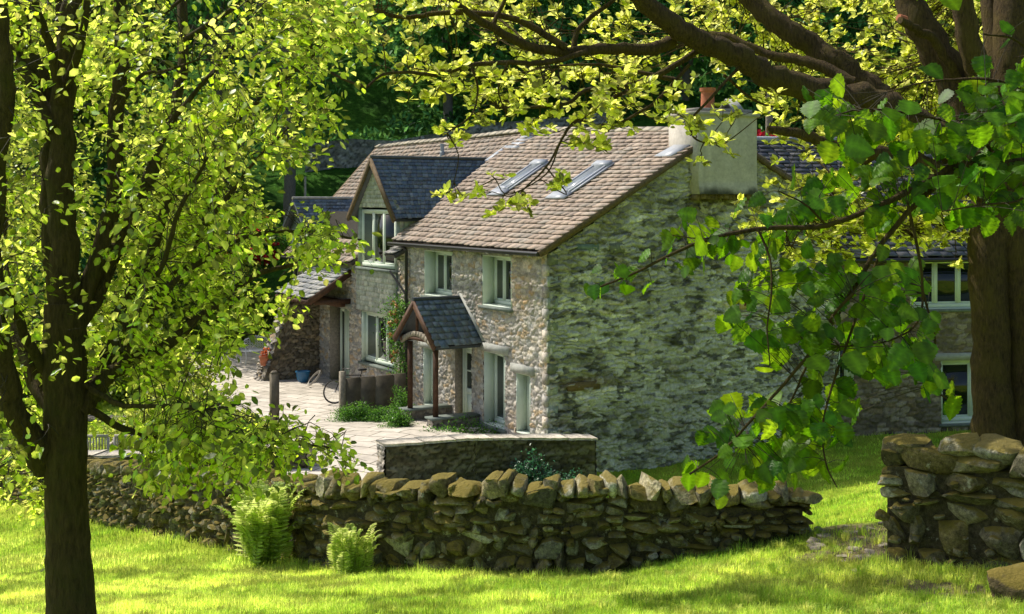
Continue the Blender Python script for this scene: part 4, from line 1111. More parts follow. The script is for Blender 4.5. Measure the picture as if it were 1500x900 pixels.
POLY = [([(-80, -60), (330, -60), (420, -60), (440, 60), (425, 130), (420, 190), (405, 250), (375, 290), (425, 310), (470, 330), (500, 352), (480, 372), (425, 400), (430, 440), (395, 455), (380, 480), (345, 520), (300, 545), (260, 560), (190, 590), (120, 590), (-80, 620)], 1000),
        ([(160, 590), (290, 570), (370, 590), (420, 625), (395, 680), (320, 690), (240, 690), (190, 660)], 150),
        ([(395, 615), (450, 632), (520, 650), (500, 668), (440, 660), (400, 648)], 28),
        ([(430, 332), (530, 342), (550, 358), (520, 372), (470, 368)], 20), ([(400, -60), (530, -60), (535, 60), (520, 110), (440, 110)], 105),
        ([(390, 130), (500, 150), (470, 200), (440, 240), (395, 250)], 34), ([(-60, 590), (50, 600), (75, 700), (55, 770), (20, 740), (-60, 700)], 60), ([(60, 690), (105, 700), (100, 800), (70, 810)], 5)]
Pc = []
for poly, n in POLY:
    q = polysample(poly, int(n * 1.6), rl)
    q = q[~inpoly(q[:, 0], q[:, 1], [(285, 548), (338, 522), (346, 492), (450, 492), (450, 620), (405, 604), (350, 580)])]
    hole = fbm(q[:, 0] / 46., q[:, 1] / 40., 77, 3)
    q = q[np.argsort(hole + rl.uniform(0, .12, len(q)))[:n]]
    dp = DT + rl.normal(.35, .75, len(q)).clip(-1.3, 2.4)
    near_trunk = (np.abs(q[:, 0] - 96) < 62) & (q[:, 1] > 60)
    dp = np.where(near_trunk & (rl.random(len(q)) < .80), DT + rl.uniform(.45, 2.2, len(q)), dp)
    Pc += [at(x, y, d) for (x, y), d in zip(q, dp)]
Pc = np.array(Pc)
def twigs_and_leaves(Pc, SKP, rng, nl, size, tw, sag, mbt, mbl, spread=.36, tpl=LS, leaf_down=.5, maxtwig=1.0, trad=.0028, every=1):
    for ci, c in enumerate(Pc):
        k = np.argmin(((SKP - c) ** 2).sum(1)); a = SKP[k]; v = c - a; L = np.linalg.norm(v)
        dirn = unit(v * .7 + rng.normal(0, .25, 3) + np.array([0, 0, -sag]))
        s0 = c - dirn * min(L, spread * .5); e = c + dirn * spread * .6 + np.array([0, 0, -.06])
        if ci % every == 0:
            st = a if L < maxtwig else c - unit(v) * maxtwig * .6
            tube(mbt, [st, (st + s0) / 2 + rng.normal(0, .02, 3) + [0, 0, .04], s0, e], [trad * 1.8, trad * 1.5, trad, trad * .4], 4, 2, cap=False)
        n = max(3, int(rng.normal(nl, nl * .3)))
        t = rng.random(n); P = s0 + (e - s0) * t[:, None] + rng.normal(0, spread * .15, (n, 3))
        side = unit(np.cross(dirn, [0, 0, 1.]))
        D = dirn[None] * .7 + side[None] * rng.choice([-1, 1], n)[:, None] * rng.uniform(.4, 1.3, n)[:, None] + np.array([0, 0, -leaf_down]) * rng.uniform(.3, 1.3, n)[:, None] + rng.normal(0, .3, (n, 3))
        Nn = np.array([0, 0, 1.]) + rng.normal(0, .55, (n, 3))
        leaves(mbl, P, D, Nn, rng.uniform(size[0], size[1], n), tpl, None, rng, 1.2)
mbt, mbl = MB(), MB()
twigs_and_leaves(Pc, SKP, rl, 16, (.038, .078), 0, .12, mbt, mbl, every=1, maxtwig=.55, trad=.0022)
# crown above the frame, so that the tree is whole
top = np.stack([rl.normal(-2.4, 1.3, 110), rl.normal(DT + .2, 1.2, 110), rl.uniform(7.6, 10.2, 110)], 1)
twigs_and_leaves(top, SKP, rl, 12, (.06, .10), 0, .2, mbt, mbl, every=6, maxtwig=.5)
mbl.build('crown', M['leaf_left'], tl); tag(mbt.build('twigs', M['twig'], tl), kind='stuff')

# ------------------------------------------------------------------ old sycamore on the right
rr = np.random.default_rng(41)
DR = 17.0
base = at(1478, 640, DR); base[2] = gz(base[0], base[1]) - .15
tr = tag(empty('sycamore_tree', base), 'big old tree with forked trunk and long mossy limbs behind the right wall', 'tree')
mb = MB(); SR = []
W = DR / FPX
def rb(pts, w0, w1, dd=0., d=DR, **k): SR.append(limb(mb, pts, w0, w1, d, dd, **k))
tube(mb, [(base[0] - .25, base[1], base[2] - .2), at(1456, 640, DR), at(1454, 560, DR), at(1450, 470, DR), at(1448, 390, DR), at(1456, 320, DR + .1), at(1468, 270, DR + .15)], [.34, .30, .265, .255, .265, .32, .38], 16, 6, .03, .03)
tube(mb, [(base[0] + .35, base[1] + .1, base[2] - .2), at(1510, 640, DR), at(1508, 560, DR), at(1502, 470, DR), at(1492, 390, DR), at(1484, 320, DR + .1), at(1478, 270, DR + .15)], [.40, .34, .30, .29, .29, .32, .38], 16, 6, .03, .03)
tube(mb, [at(1470, 320, DR + .15), at(1472, 260, DR + .15), at(1476, 190, DR + .2), at(1478, 100, DR + .3), at(1480, 0, DR + .5), at(1486, -130, DR + .8)], [.42, .40, .30, .25, .22, .18], 16, 6, .03, .03)
rb([(1452, 260), (1420, 170), (1385, 100), (1350, 40), (1325, -20), (1300, -110)], 62, 34, .6)
rb([(1460, 230), (1440, 150), (1425, 80), (1408, 0), (1400, -100)], 44, 26, -.5)
rb([(1470, 210), (1462, 120), (1452, 40), (1446, -60)], 36, 22, .9)
rb([(1405, 120), (1370, 62), (1340, 42), (1318, 30)], 17, 11, -.5)     # broken stub
rb([(1462, 285), (1420, 240), (1360, 195), (1300, 160), (1235, 138), (1180, 128), (1130, 112), (1080, 82), (1030, 62), (985, 35), (935, -5), (880, -60)], 52, 26, -1.4)
rb([(1330, 176), (1290, 140), (1245, 105), (1195, 72), (1145, 38), (1100, 0), (1050, -60)], 40, 28, 1.2)
rb([(1250, 122), (1205, 98), (1165, 88), (1120, 78), (1070, 55), (1040, 50)], 20, 9, .9)
rb([(1466, 300), (1400, 262), (1340, 236), (1290, 225), (1240, 222), (1205, 206), (1170, 196), (1125, 190)], 30, 12, -.9)
rb([(985, 62), (950, 72), (890, 72), (830, 76), (770, 66), (720, 40), (690, 22), (650, -10)], 20, 9, -1.2, DR - .9)
rb([(860, 76), (800, 92), (740, 92), (690, 96), (640, 110), (600, 106), (560, 110), (538, 128)], 9, 3.5, -1., DR - 1.5)
rb([(830, 70), (760, 30), (700, 20), (640, 20), (590, 26), (545, 14), (500, 2)], 11, 5, .3, DR - 1.5)
rb([(538, 128), (500, 115), (460, 92), (420, 75)], 4.5, 2.5, .1, DR - 2.5)
rb([(1030, 70), (960, 112), (900, 130), (860, 132), (830, 152), (770, 158), (720, 158)], 10, 3, -.9, DR - .7)
rb([(1000, 120), (930, 105), (880, 95), (820, 96)], 8, 3, .5, DR - .8)
rb([(950, 125), (905, 140), (880, 160), (840, 180), (820, 210), (800, 245), (770, 275)], 7, 2.4, -.6, DR - 1.)
rb([(1010, 95), (960, 150), (900, 185), (870, 205), (840, 215)], 6, 2, -.3, DR - .8)
rb([(800, 245), (830, 285), (790, 262)], 2.5, 1.5, -.1, DR - 1.5); rb([(820, 210), (800, 255), (745, 285), (725, 262)], 2.5, 1.5, .1, DR - 1.5)
rb([(690, 96), (700, 130), (690, 170), (655, 195)], 4, 1.6, -.2, DR - 2.); rb([(745, 90), (730, 130), (742, 170)], 4, 1.6, .2, DR - 2.)
rb([(720, 40), (740, 0), (760, -40)], 7, 4, .2, DR - 1.6); rb([(840, 70), (850, 40), (900, 0), (930, -30)], 9, 5, .2, DR - 1.2)
rb([(1090, 90), (1040, 145), (1012, 178), (1020, 205), (1060, 212)], 5, 2, -.3, DR - .9); rb([(1060, 110), (1110, 150), (1160, 160)], 5, 2, .4, DR - .8)
rb([(1385, 190), (1378, 130), (1376, 80)], 10, 6, .8); rb([(1290, 225), (1240, 260), (1190, 320), (1150, 340)], 7, 2.5, .5, DR - .3); rb([(1400, 262), (1380, 310), (1340, 345)], 7, 2.5, .6)
mb.build('trunk', M['bark2'], tr, 180)
mb = MB(); tube(mb, [at(1326, 30, DR - .3), at(1316, 26, DR - .35)], [.06, .052], 10, 1); mb.build('broken_stub', M['terracotta'], tr)
SRP = np.vstack([smooth_path(s, np.ones(len(s)), 6)[0] for s in SR])
def rosettes(Pc, SKP, rng, mbt, mbl, size=(.085, .14), nl=9, trad=.0055, per=3, spread=.26, maxtwig=1.3):
    for c in Pc:
        k = np.argmin(((SKP - c) ** 2).sum(1)); a = SKP[k]; v = c - a; L = np.linalg.norm(v)
        st = a if L < maxtwig else c - unit(v) * maxtwig
        hub = c - unit(v) * min(.18, L * .5)
        tube(mbt, [st, (st + hub) / 2 + rng.normal(0, .05, 3), hub], [trad * 1.7, trad * 1.3, trad], 5, 3, cap=False)
        for j in range(per if per < 2 else rng.integers(max(1, per - 1), per + 2)):
            p = c + rng.normal(0, 1, 3) * spread * np.array([1, .9, .55]) if per > 1 else c
            tube(mbt, [hub, (hub + p) / 2 + [0, 0, -.02], p], [trad, trad * .8, trad * .5], 4, 2, cap=False)
            n = rng.integers(nl - 3, nl + 4); ang = rng.uniform(0, 6.28, n)
            ax = unit(np.array([0, 0, 1.]) + rng.normal(0, .45, 3)); e1 = unit(np.cross(ax, [1., .2, 0])); e2 = np.cross(ax, e1)
            D = np.cos(ang)[:, None] * e1 + np.sin(ang)[:, None] * e2 + ax * rng.uniform(-.15, .9, n)[:, None]
            Nn = ax[None] + rng.normal(0, .3, (n, 3))
            leaves(mbl, p + D * .015, D, Nn, rng.uniform(*size, n), LS, None, rng, 1.15)
def seg_dist2(x, y, pts):
    d = np.full(len(x), 9e9); P = np.array(pts, float)
    for a, b in zip(P[:-1], P[1:]):
        v = b - a; t = np.clip(((x - a[0]) * v[0] + (y - a[1]) * v[1]) / (v @ v), 0, 1); d = np.minimum(d, np.hypot(x - a[0] - v[0] * t, y - a[1] - v[1] * t))
    return d
mbt, mbl = MB(), MB()
ANC = [(600, 50), (592, 145), (640, 100), (656, 192), (664, 205), (690, 105), (640, 285), (668, 288), (706, 283), (740, 300), (728, 312), (768, 292), (765, 302), (738, 172), (756, 162), (776, 186), (852, 180), (880, 152), (905, 112), (800, 128), (692, 140), (960, 172),
       (1008, 185), (1022, 178), (1062, 160), (1078, 168), (1042, 208), (940, 132), (610, 110), (575, 118), (548, 92), (560, 60), (620, 75), (820, 270), (832, 266), (700, 180), (712, 176), (640, 140), (656, 120), (1120, 165), (1150, 150), (1025, 240), (1062, 212), (1000, 170), (985, 160), (905, 190), (882, 210), (850, 212), (820, 165), (725, 262)]
P = np.array([at(x, y, DR - 1.7 + rr.normal(0, .35)) for x, y in ANC]); rosettes(P, SRP, rr, mbt, mbl, per=3, spread=.09)
for poly, n, d0, sd, per in (([(560, -60), (1000, -60), (1060, 90), (1060, 170), (1000, 185), (930, 175), (860, 185), (800, 165), (740, 170), (690, 150), (620, 105), (570, 115), (545, 60)], 160, DR - .9, .8, 3),
                        ([(1000, -40), (1460, -60), (1440, 160), (1400, 200), (1330, 235), (1270, 205), (1200, 175), (1110, 160), (1060, 110)], 330, DR + 2.8, 1.3, 3),
                        ([(1110, 165), (1200, 180), (1290, 235), (1330, 260), (1300, 300), (1240, 320), (1160, 260)], 26, DR + .6, .6, 3),
                        ([(1130, 300), (1180, 280), (1260, 310), (1290, 330), (1240, 380), (1180, 392), (1120, 360)], 64, DR + .5, .5, 3), ([(1290, 310), (1370, 300), (1430, 330), (1410, 358), (1320, 352)], 34, DR + .5, .4, 3),
                        ([(440, -50), (560, -50), (560, 40), (480, 50)], 16, DR - 1.5, .5, 3), ([(1480, -40), (1700, -40), (1700, 300), (1500, 230)], 60, DR + .5, 1.2, 3)):
    n = int(n * 1.15); q = polysample(poly, int(n * 1.3), rr); h = fbm(q[:, 0] / 55., q[:, 1] / 38., 91, 3); q = q[np.argsort(h + rr.uniform(0, .12, len(q)))[:n]]
    P = q; 
    if len(P):
        big = [[(1462, 285), (1420, 240), (1360, 195), (1300, 160), (1235, 138), (1130, 112), (1030, 62), (985, 35), (935, -5)], [(1330, 176), (1245, 105), (1145, 38), (1080, -20)], [(1452, 260), (1385, 100), (1325, -20)], [(1476, 280), (1480, -60)], [(985, 62), (890, 72), (770, 66), (690, 22)], [(1460, 230), (1408, 0)]]
        dd = np.min([seg_dist2(q[:, 0], q[:, 1], b_) for b_ in big], axis=0)
        P = np.array([at(x, y, (max(DR + 1.2, d0) + abs(rr.normal(0, sd))) if e_ < 42 else d0 + rr.normal(0, sd)) for (x, y), e_ in zip(q, dd) if not (968 < x < 1112 and 110 < y < 292)])
        rosettes(P, SRP, rr, mbt, mbl, per=per)
P = np.stack([rr.normal(8.5, 2.0, 60), rr.normal(DR + 1, 2.0, 60), rr.uniform(10.5, 14.5, 60)], 1); rosettes(P, SRP, rr, mbt, mbl, size=(.12, .2), per=3, spread=.5, maxtwig=.8)
mbl.build('crown', M['leaf_right'], tr); tag(mbt.build('twigs', M['bark2'], tr), kind='stuff')

# ------------------------------------------------------------------ near hazel with big leaves hanging into the picture from the right
rh = np.random.default_rng(51)
DH = 5.9
tb = np.array([4.9, 6.6]); base = np.array([*tb, gz(*tb) - .1])
th_ = tag(empty('hazel_tree', base), 'drooping near branches with large broad shaded leaves hanging in front of the gable', 'tree')
mb = MB(); SH = []
tube(mb, [base - [0, 0, .2], base + [0, 0, .9], base + [-.05, 0, 2.2], base + [-.1, .05, 3.6], base + [-.3, 0, 5.2], base + [-.4, .1, 6.6]], [.27, .21, .19, .16, .11, .04], 14, 6, .03, .03)
def hb(pts, w0, w1, dd=0., d=DH, **k): SH.append(limb(mb, pts, w0, w1, d, dd, sides=7, **k))
st = base + [-.1, .05, 3.7]
for tgt in ((1520, 150), (1540, 230)):
    e = at(*tgt, DH); tube(mb, [st, (st + e) / 2 + [0, 0, .15], e], [.07, .035, .018], 8, 4)
hb([(1540, 230), (1470, 240), (1400, 245), (1340, 275), (1290, 300), (1210, 330), (1120, 335), (1060, 345), (1000, 365), (930, 400), (880, 420)], 13, 3, -.4)
hb([(1400, 250), (1340, 300), (1290, 360), (1270, 390), (1240, 440), (1200, 500), (1160, 550), (1110, 605), (1060, 660), (1010, 695)], 9, 3, -.2, DH - .1)
hb([(1110, 335), (1128, 380), (1130, 430), (1124, 480), (1128, 535)], 4, 2, -.2, DH - .3)
hb([(1250, 430), (1215, 470), (1180, 540), (1150, 600), (1090, 650)], 5, 2.5, .2, DH - .3)
hb([(1290, 370), (1260, 450), (1235, 520), (1215, 580), (1205, 630), (1210, 680), (1226, 714)], 5, 2, -.3, DH - .1)
hb([(1330, 300), (1350, 400), (1345, 470), (1300, 500), (1230, 508)], 5, 2, .2, DH - .3)
hb([(1350, 420), (1370, 500), (1360, 560), (1395, 590)], 4, 2, .1, DH)
hb([(1540, 150), (1470, 120), (1410, 116), (1350, 122), (1300, 135)], 6, 2, .3); hb([(1470, 240), (1420, 190), (1350, 170), (1270, 160), (1220, 170)], 6, 2, -.2)
hb([(1210, 330), (1180, 300), (1140, 280)], 4, 2, -.1, DH - .2); hb([(1060, 345), (1030, 350), (985, 345)], 3, 1.5, -.1, DH - .3); hb([(1540, 235), (1500, 290), (1440, 300), (1380, 310)], 5, 2, -.4)
hb([(1560, 190), (1520, 100), (1490, 60), (1440, 50)], 6, 3, -.2)
mb.build('trunk', M['bark2'], th_, 180)
mbl, mbt = MB(), MB()
SHP = np.vstack([smooth_path(s, np.ones(len(s)), 8)[0] for s in SH])
def big_leaves(q, dj, sz):
    if len(q) > 20: q = np.vstack([q, q[:len(q) * 4 // 5] + rh.normal(0, 16, (len(q) * 4 // 5, 2))])
    for x, y in q:
        c = at(x, y, DH + rh.normal(-.05, dj)); sz_ = rh.uniform(.60, .80); k = np.argmin(((SHP - c) ** 2).sum(1)); a = SHP[k]
        D = unit(unit(c - a) * .5 + np.array([rh.normal(-.15, .45), rh.normal(-.1, .35), -rh.uniform(.25, 1.1)]))
        Nn = np.array([rh.normal(0, .4), -rh.uniform(.1, 1.2), rh.uniform(.2, 1.)])
        s = rh.uniform(*sz) * sz_
        leaves(mbl, (c - D * s * .5)[None], D[None], Nn[None], np.array([s]), BIG[rh.integers(4)], np.array([rh.uniform(.5, 1.25)]), rh, 1.1)
        b0 = c - D * s * .5
        if np.linalg.norm(b0 - a) < .45: tube(mbt, [a, (a + b0) / 2 + [0, 0, .01], b0], [.002, .0016, .0014], 4, 2, cap=False)
for poly, n, sz in (([(1080, 400), (1200, 390), (1330, 390), (1380, 470), (1360, 560), (1270, 600), (1240, 640), (1200, 660), (1120, 640), (1100, 590), (1110, 520), (1060, 470)], 150, (.10, .17)),
                ([(1180, 130), (1330, 160), (1500, 100), (1520, 200), (1510, 330), (1440, 320), (1330, 330), (1200, 330), (1130, 330), (1150, 280), (1240, 280)], 165, (.10, .17)),
                ([(960, 330), (1060, 320), (1180, 320), (1200, 380), (1120, 400), (1060, 390), (990, 400)], 32, (.09, .15)), ([(870, 390), (960, 370), (990, 400), (930, 430), (850, 430)], 15, (.08, .13)),
                ([(1040, 600), (1130, 570), (1230, 600), (1240, 690), (1180, 715), (1090, 705), (1010, 715), (990, 700)], 55, (.09, .16)), ([(1330, 540), (1400, 560), (1420, 600), (1360, 600)], 7, (.10, .15)), ([(1490, 0), (1540, 0), (1540, 100), (1440, 140), (1400, 120)], 12, (.10, .14))):
    big_leaves(polysample(poly, n, rh), .22, sz)
big_leaves([(992, 345), (1165, 262), (1213, 225), (1218, 262), (1370, 105), (1425, 148), (1462, 182), (1060, 645), (1160, 312), (1240, 265), (1205, 692), (1235, 685), (1395, 598), (1358, 577), (1080, 300)], .1, (.13, .18))
shade_canopy = np.stack([rh.normal(3.2, 1.3, 850), rh.normal(7.3, 1.1, 850), rh.uniform(7.1, 9.8, 850)], 1)  # unseen canopy above the frame, added to shade the hanging leaves
leaves(mbl, shade_canopy, rh.normal(0, 1, (850, 3)) + [0, 0, -.5], np.array([0, 0, 1.]) + rh.normal(0, .5, (850, 3)), rh.uniform(.12, .2, 850), BIG[0], None, rh, 1.1)
mbl.build('crown', M['leaf_near'], th_, 180); tag(mbt.build('stalks', M['twig'], th_), kind='stuff')
# ------------------------------------------------------------------ ferns, shrubs, flowers
def fern(base, n, L, seed, label):
    r = np.random.default_rng(seed); mb = MB()
    base0 = base
    for k in range(n):
        base = base0 + np.array([r.normal(0, .11), r.normal(0, .07), 0]); ph = r.uniform(0, 6.28); out_ = np.array([math.cos(ph), math.sin(ph), 0]); l = L * r.uniform(.45, 1.1); lean = r.uniform(.08, .62)
        m_ = 30; t = np.linspace(0, 1, m_)
        P = base + out_ * (lean * l * (t ** 1.3))[:, None] + np.array([0, 0, 1.]) * (l * (np.sin(t * (1.9 - lean * .5)) ))[:, None] * .95 + np.outer(r.normal(0, .06, m_) * 0, out_)
        tube(mb, P[::6], np.full(len(P[::6]), .004), 4, 2, cap=False, col=(.2, .8, .5))
        T = unit(np.gradient(P, axis=0)); side = unit(np.cross(T, [0, 0, 1.]) + 1e-6); up = np.cross(side, T)
        w = .21 * L * np.sin(np.pi * np.clip(t, .12, 1) ** .8) * (1 - .35 * t)
        for sg in (-1, 1):
            D = side * sg + T * .45 - np.array([0, 0, .15]); s = slice(4, m_)
            leaves(mb, P[s], D[s] + r.normal(0, .08, D[s].shape), up[s], w[s] * .75 + .008, LS, np.full(m_ - 4, r.uniform(.75, 1.1)), r, .42)
    o = mb.build('fern', M['fern'], None); tag(o, label, 'fern'); return o
p = at(392, 815, 17.75); fern(np.array([p[0], p[1] - .25, gz(p[0], p[1])]), 130, 1.18, 1, 'tall bushy fern against the stone wall, the taller of two')
p = at(520, 822, 16.6); fern(np.array([p[0], p[1] - .2, gz(p[0], p[1])]), 40, .74, 2, 'smaller light green fern against the stone wall, right of the tall one')

def bush(name, c, rad, n, size, m, label, cat, seed, group=None, flowers=None, stems=6, shell=.5):
    """leafy shrub: short woody stems carrying many separate leaves, denser outwards, broken into sprays"""
    r = np.random.default_rng(seed); root = tag(empty(name, c), label, cat, group); c = np.array(c, float); rad = np.array(rad, float)
    mb = MB(); tips = []
    for k in range(stems):
        d = unit(np.array([r.normal(0, .7), r.normal(0, .7), 1.2])); e = c + d * rad * np.array([1, 1, 1.5])
        tube(mb, [c - [0, 0, .1], c + (e - c) * .5 + r.normal(0, .05, 3) * rad, e], [.022, .014, .005], 6, 3)
    mb.build('stem', M['twig'], root)
    mb = MB(); ns = max(12, n // 22)
    u = unit(r.normal(size=(ns, 3))); u[:, 2] = np.abs(u[:, 2]) * 1.1 - .12
    lump = 1 + .22 * np.sin(u[:, 0] * 5 + seed) * np.sin(u[:, 1] * 4 + seed * 2)
    cc = c + np.array([0, 0, rad[2] * .25]) + u * rad * (r.random(ns)[:, None] ** shell) * lump[:, None] * np.array([1, 1, 1.25])
    k = r.integers(0, ns, n); P = cc[k] + r.normal(0, 1, (n, 3)) * np.minimum(rad, .9) * .13
    D = u[k] * .8 + r.normal(0, .6, (n, 3)) + [0, 0, -.15]
    leaves(mb, P, D, np.array([0, 0, 1.]) + u[k] * .5 + r.normal(0, .5, (n, 3)), r.uniform(*size, n), LS, None, r, 1.1)
    mb.build('foliage', m, root)
    if flowers:
        fm, fn, fs = flowers
        o = c + np.array([0, 0, rad[2] * .3]) + unit(np.stack([r.normal(0, 1, fn), r.normal(-.5, 1, fn), np.abs(r.normal(0, .8, fn))], 1)) * rad * np.array([1., 1., 1.25])
        for q in o:
            kk = 9; mb = MB(); leaves(mb, np.tile(q, (kk, 1)) + r.normal(0, fs * .25, (kk, 3)), r.normal(0, 1, (kk, 3)) + [0, -.3, .4], r.normal(0, 1, (kk, 3)), r.uniform(fs * .7, fs * 1.2, kk), LS, None, r, 1.5); mb.build('flower', fm, root)
    return root
def on(px, d, up=0.):
    x = (px - 750) / FPX * d; return np.array([x, d, gz(x, d) + up])
bush('clipped_shrub', on(520, 32.3), (.62, .42, .34), 6500, (.025, .045), M['leaf_green'], 'low rounded bright green shrub under the slate slab fence', 'shrub', 1)
bush('clipped_shrub', on(560, 32.0), (.42, .35, .28), 3600, (.025, .045), M['leaf_green'], 'small dark green shrub between the fence bed and porch', 'shrub', 2)
bush('clipped_shrub', on(583, 31.0), (.40, .40, .33), 4500, (.025, .045), M['leaf_green'], 'round green shrub just left of the porch posts', 'shrub', 3)
bush('clipped_shrub', on(588, 32.8), (.35, .4, .55), 3600, (.025, .05), M['leaf_green'], 'taller green shrub behind the round one by the porch', 'shrub', 4)
bush('border_plant', (*H2(2.6, -.8), -.35), (1.1, .30, .36), 2600, (.03, .07), M['leaf_green'], 'strip of low green plants under the French window', 'plant', 5)
bush('border_plant', on(735, 25.6, -.1), (.45, .3, .30), 900, (.04, .08), M['bluegreen'], 'low blue-green border plants left of the tall ones', 'plant', 6, flowers=(M['white'], 5, .03))
bush('border_plant', on(782, 26.1, .1), (.55, .35, .50), 1900, (.04, .08), M['bluegreen'], 'tall blue-green border plants below the low slate-topped wall', 'plant', 7)
bush('border_plant', on(835, 26.3, 0), (.5, .35, .40), 1500, (.04, .08), M['bluegreen'], 'border plants at the house end of the low slate-topped wall', 'plant', 8)
SHR = [(215, 30.5, 1.3, 1.0, 'broad yellow-green shrub just above the wooden seats', 'leaf_shrub'), (275, 32, 1.4, 1.15, 'tall pale leafy shrub at the middle of the garden bed', 'leaf_shrub'), (345, 31, .9, .55, 'low yellow-green shrub at the path edge', 'leaf_shrub'),
       (225, 36, 1.7, 1.8, 'large bright shrub behind the garden bed', 'leaf_shrub'), (190, 36, 1.7, 2.0, 'large leafy shrub deep in the garden behind the tree trunk', 'leaf_shrub'), (355, 29.5, .55, .5, 'dark green rounded shrub above the patio wall', 'leaf_green'), (395, 30.5, .5, .28, 'low green tuft at the foot of the gatepost', 'leaf_shrub'),
       (150, 42, 2.6, 2.7, 'big dark garden shrub behind the left tree', 'leaf_wood'), (300, 47, 2.6, 2.8, 'tall garden shrub at the far end of the yard', 'leaf_wood'), (50, 38, 2.6, 2.8, 'bushy shrub at the left edge behind the wall', 'leaf_wood'), (360, 49, 1.5, 1.8, 'dark shrub behind the white iron bench', 'leaf_wood'), (-60, 34, 2.4, 2.4, 'leafy shrub at the far left of the garden', 'leaf_wood')]
for k, (px, d, w, h, lab, mm) in enumerate(SHR):
    bush('garden_shrub', on(px, d), (w, w * .8, h * .72), int(2600 * (w + .3)), (.05, .10) if d < 34 else (.09, .17), M[mm], lab, 'shrub', 20 + k, 'shrubs in the cottage garden')
bush('rhododendron', np.array([*at(385, 300, 50)[:2], 2.7]), (1.7, 1.5, 1.3), 4200, (.10, .18), M['leaf_green'], 'rhododendron with dark red flowers left of the small dormer', 'shrub', 41, 'rhododendrons in flower', (M['red'], 46, .22))
bush('rhododendron', np.array([*at(1118, 225, 44)[:2], 6.6]), (1.6, 1.2, .9), 3200, (.10, .18), M['leaf_green'], 'rhododendron with bright red flowers behind the side wing ridge', 'shrub', 42, 'rhododendrons in flower', (M['red'], 90, .2))
# climbing rose
r = np.random.default_rng(61); c0 = H3(7.85, -.12, -.25); root = tag(empty('climbing_rose', c0), 'climbing rose with peach flowers between bay window and porch', 'climbing plant')
mb = MB(); mbl = MB()
for k in range(4):
    P = [H3(7.9 + r.normal(0, .1), -.12, -.2), H3(7.7 + r.normal(0, .3), -.16, .9), H3(7.7 + r.normal(0, .4), -.16, 1.9), H3(7.8 + r.normal(0, .35), -.18, 2.75)]
    tube(mb, P, [.02, .015, .01, .006], 6, 4)
    Q = smooth_path(P, np.ones(4), 30)[0]; Q = Q[18:]
    for q in Q:
        n = 11; leaves(mbl, q + r.normal(0, 1, (n, 3)) * [.2, .2, .16], r.normal(0, 1, (n, 3)) + [0, 0, -.5], np.array([-.6, -.5, .6]) + r.normal(0, .5, (n, 3)), r.uniform(.04, .075, n), LS, None, r)
for s, z in ((7.55, 2.60), (7.75, 2.66), (7.65, 2.40), (7.9, 2.35), (8.0, 2.05), (7.6, 2.15), (7.85, 1.2), (7.75, 1.05), (7.6, 1.3), (7.95, 1.75)):
    q = H3(s, -.33, z); n = 26; mbf = MB(); leaves(mbf, q + r.normal(0, .02, (n, 3)), r.normal(0, 1, (n, 3)), r.normal(0, 1, (n, 3)), r.uniform(.06, .09, n), LS, None, r, 1.8); mbf.build('flower', M['orange'], root)
mb.build('stem', M['twig'], root); mbl.build('foliage', M['leaf_green'], root)
# broad-leaved clump at the right edge, in front of the short wall
r = np.random.default_rng(62); p = at(1500, 850, 12.4); p[2] = gz(p[0], p[1]); mb = MB(); n = 14; ang = r.uniform(0, 6.28, n)
leaves(mb, np.tile(p, (n, 1)), np.stack([np.cos(ang), np.sin(ang), r.uniform(.5, 1.6, n)], 1), np.stack([-np.cos(ang), -np.sin(ang), np.ones(n)], 1), r.uniform(.22, .34, n), BIG[1], None, r, .8)
tag(mb.build('hosta', M['leaf_green'], None, 180), 'small clump of broad pointed green leaves behind the boulder', 'plant')

# ------------------------------------------------------------------ background trees on the hillside
def wood_tree(x, y, h, w, seed, label, mm, trunk_r=.3, bare=.3, n=3600, group='trees on the hillside behind the house', bark='bark3', size=(.28, .5), sink=.4, z=None):
    r = np.random.default_rng(seed); z0 = (hz(x, y) if z is None else z) - sink; base = np.array([x, y, z0])
    root = tag(empty('woodland_tree', base), label, 'tree', group)
    mb = MB(); topz = z0 + h
    tube(mb, [base, base + [r.normal(0, .2), 0, h * .3], base + [r.normal(0, .4), 0, h * .6], base + [r.normal(0, .5), 0, h * .92]], [trunk_r, trunk_r * .8, trunk_r * .55, .05], 9, 4, .05, .04)
    tips = []
    for k in range(16):
        f = r.uniform(bare, .85); a = r.uniform(0, 6.28); l = w * r.uniform(.5, 1.) * (1.1 - .6 * f)
        s = base + [0, 0, h * f]; e = s + np.array([math.cos(a) * l, math.sin(a) * l, l * r.uniform(.1, .6)])
        tube(mb, [s, (s + e) / 2 + [0, 0, .1], e], [trunk_r * .32, trunk_r * .2, .03], 6, 3); tips.append(e)
    mb.build('trunk', M[bark], root, 180)
    mb = MB(); ns = n // 26
    u = unit(r.normal(size=(ns, 3))); cz = z0 + h * (bare + 1) / 2 * 1.0
    cc = np.array([x, y, cz]) + u * np.array([w, w, h * (1 - bare) / 2 * 1.06]) * (r.random(ns)[:, None] ** .42) * (1 + .25 * np.sin(u[:, :1] * 5 + seed) * np.sin(u[:, 2:] * 4 + seed))
    k = r.integers(0, ns, n); P = cc[k] + r.normal(0, 1, (n, 3)) * w * .13 * np.array([1, 1, .6])
    D = u[k] * .6 + r.normal(0, .7, (n, 3)) + [0, 0, -.3]
    leaves(mb, P, D, np.array([0, 0, 1.]) + r.normal(0, .6, (n, 3)), r.uniform(*size, n), LS, None, r, 1.2)
    mb.build('crown', M[mm], root); return root
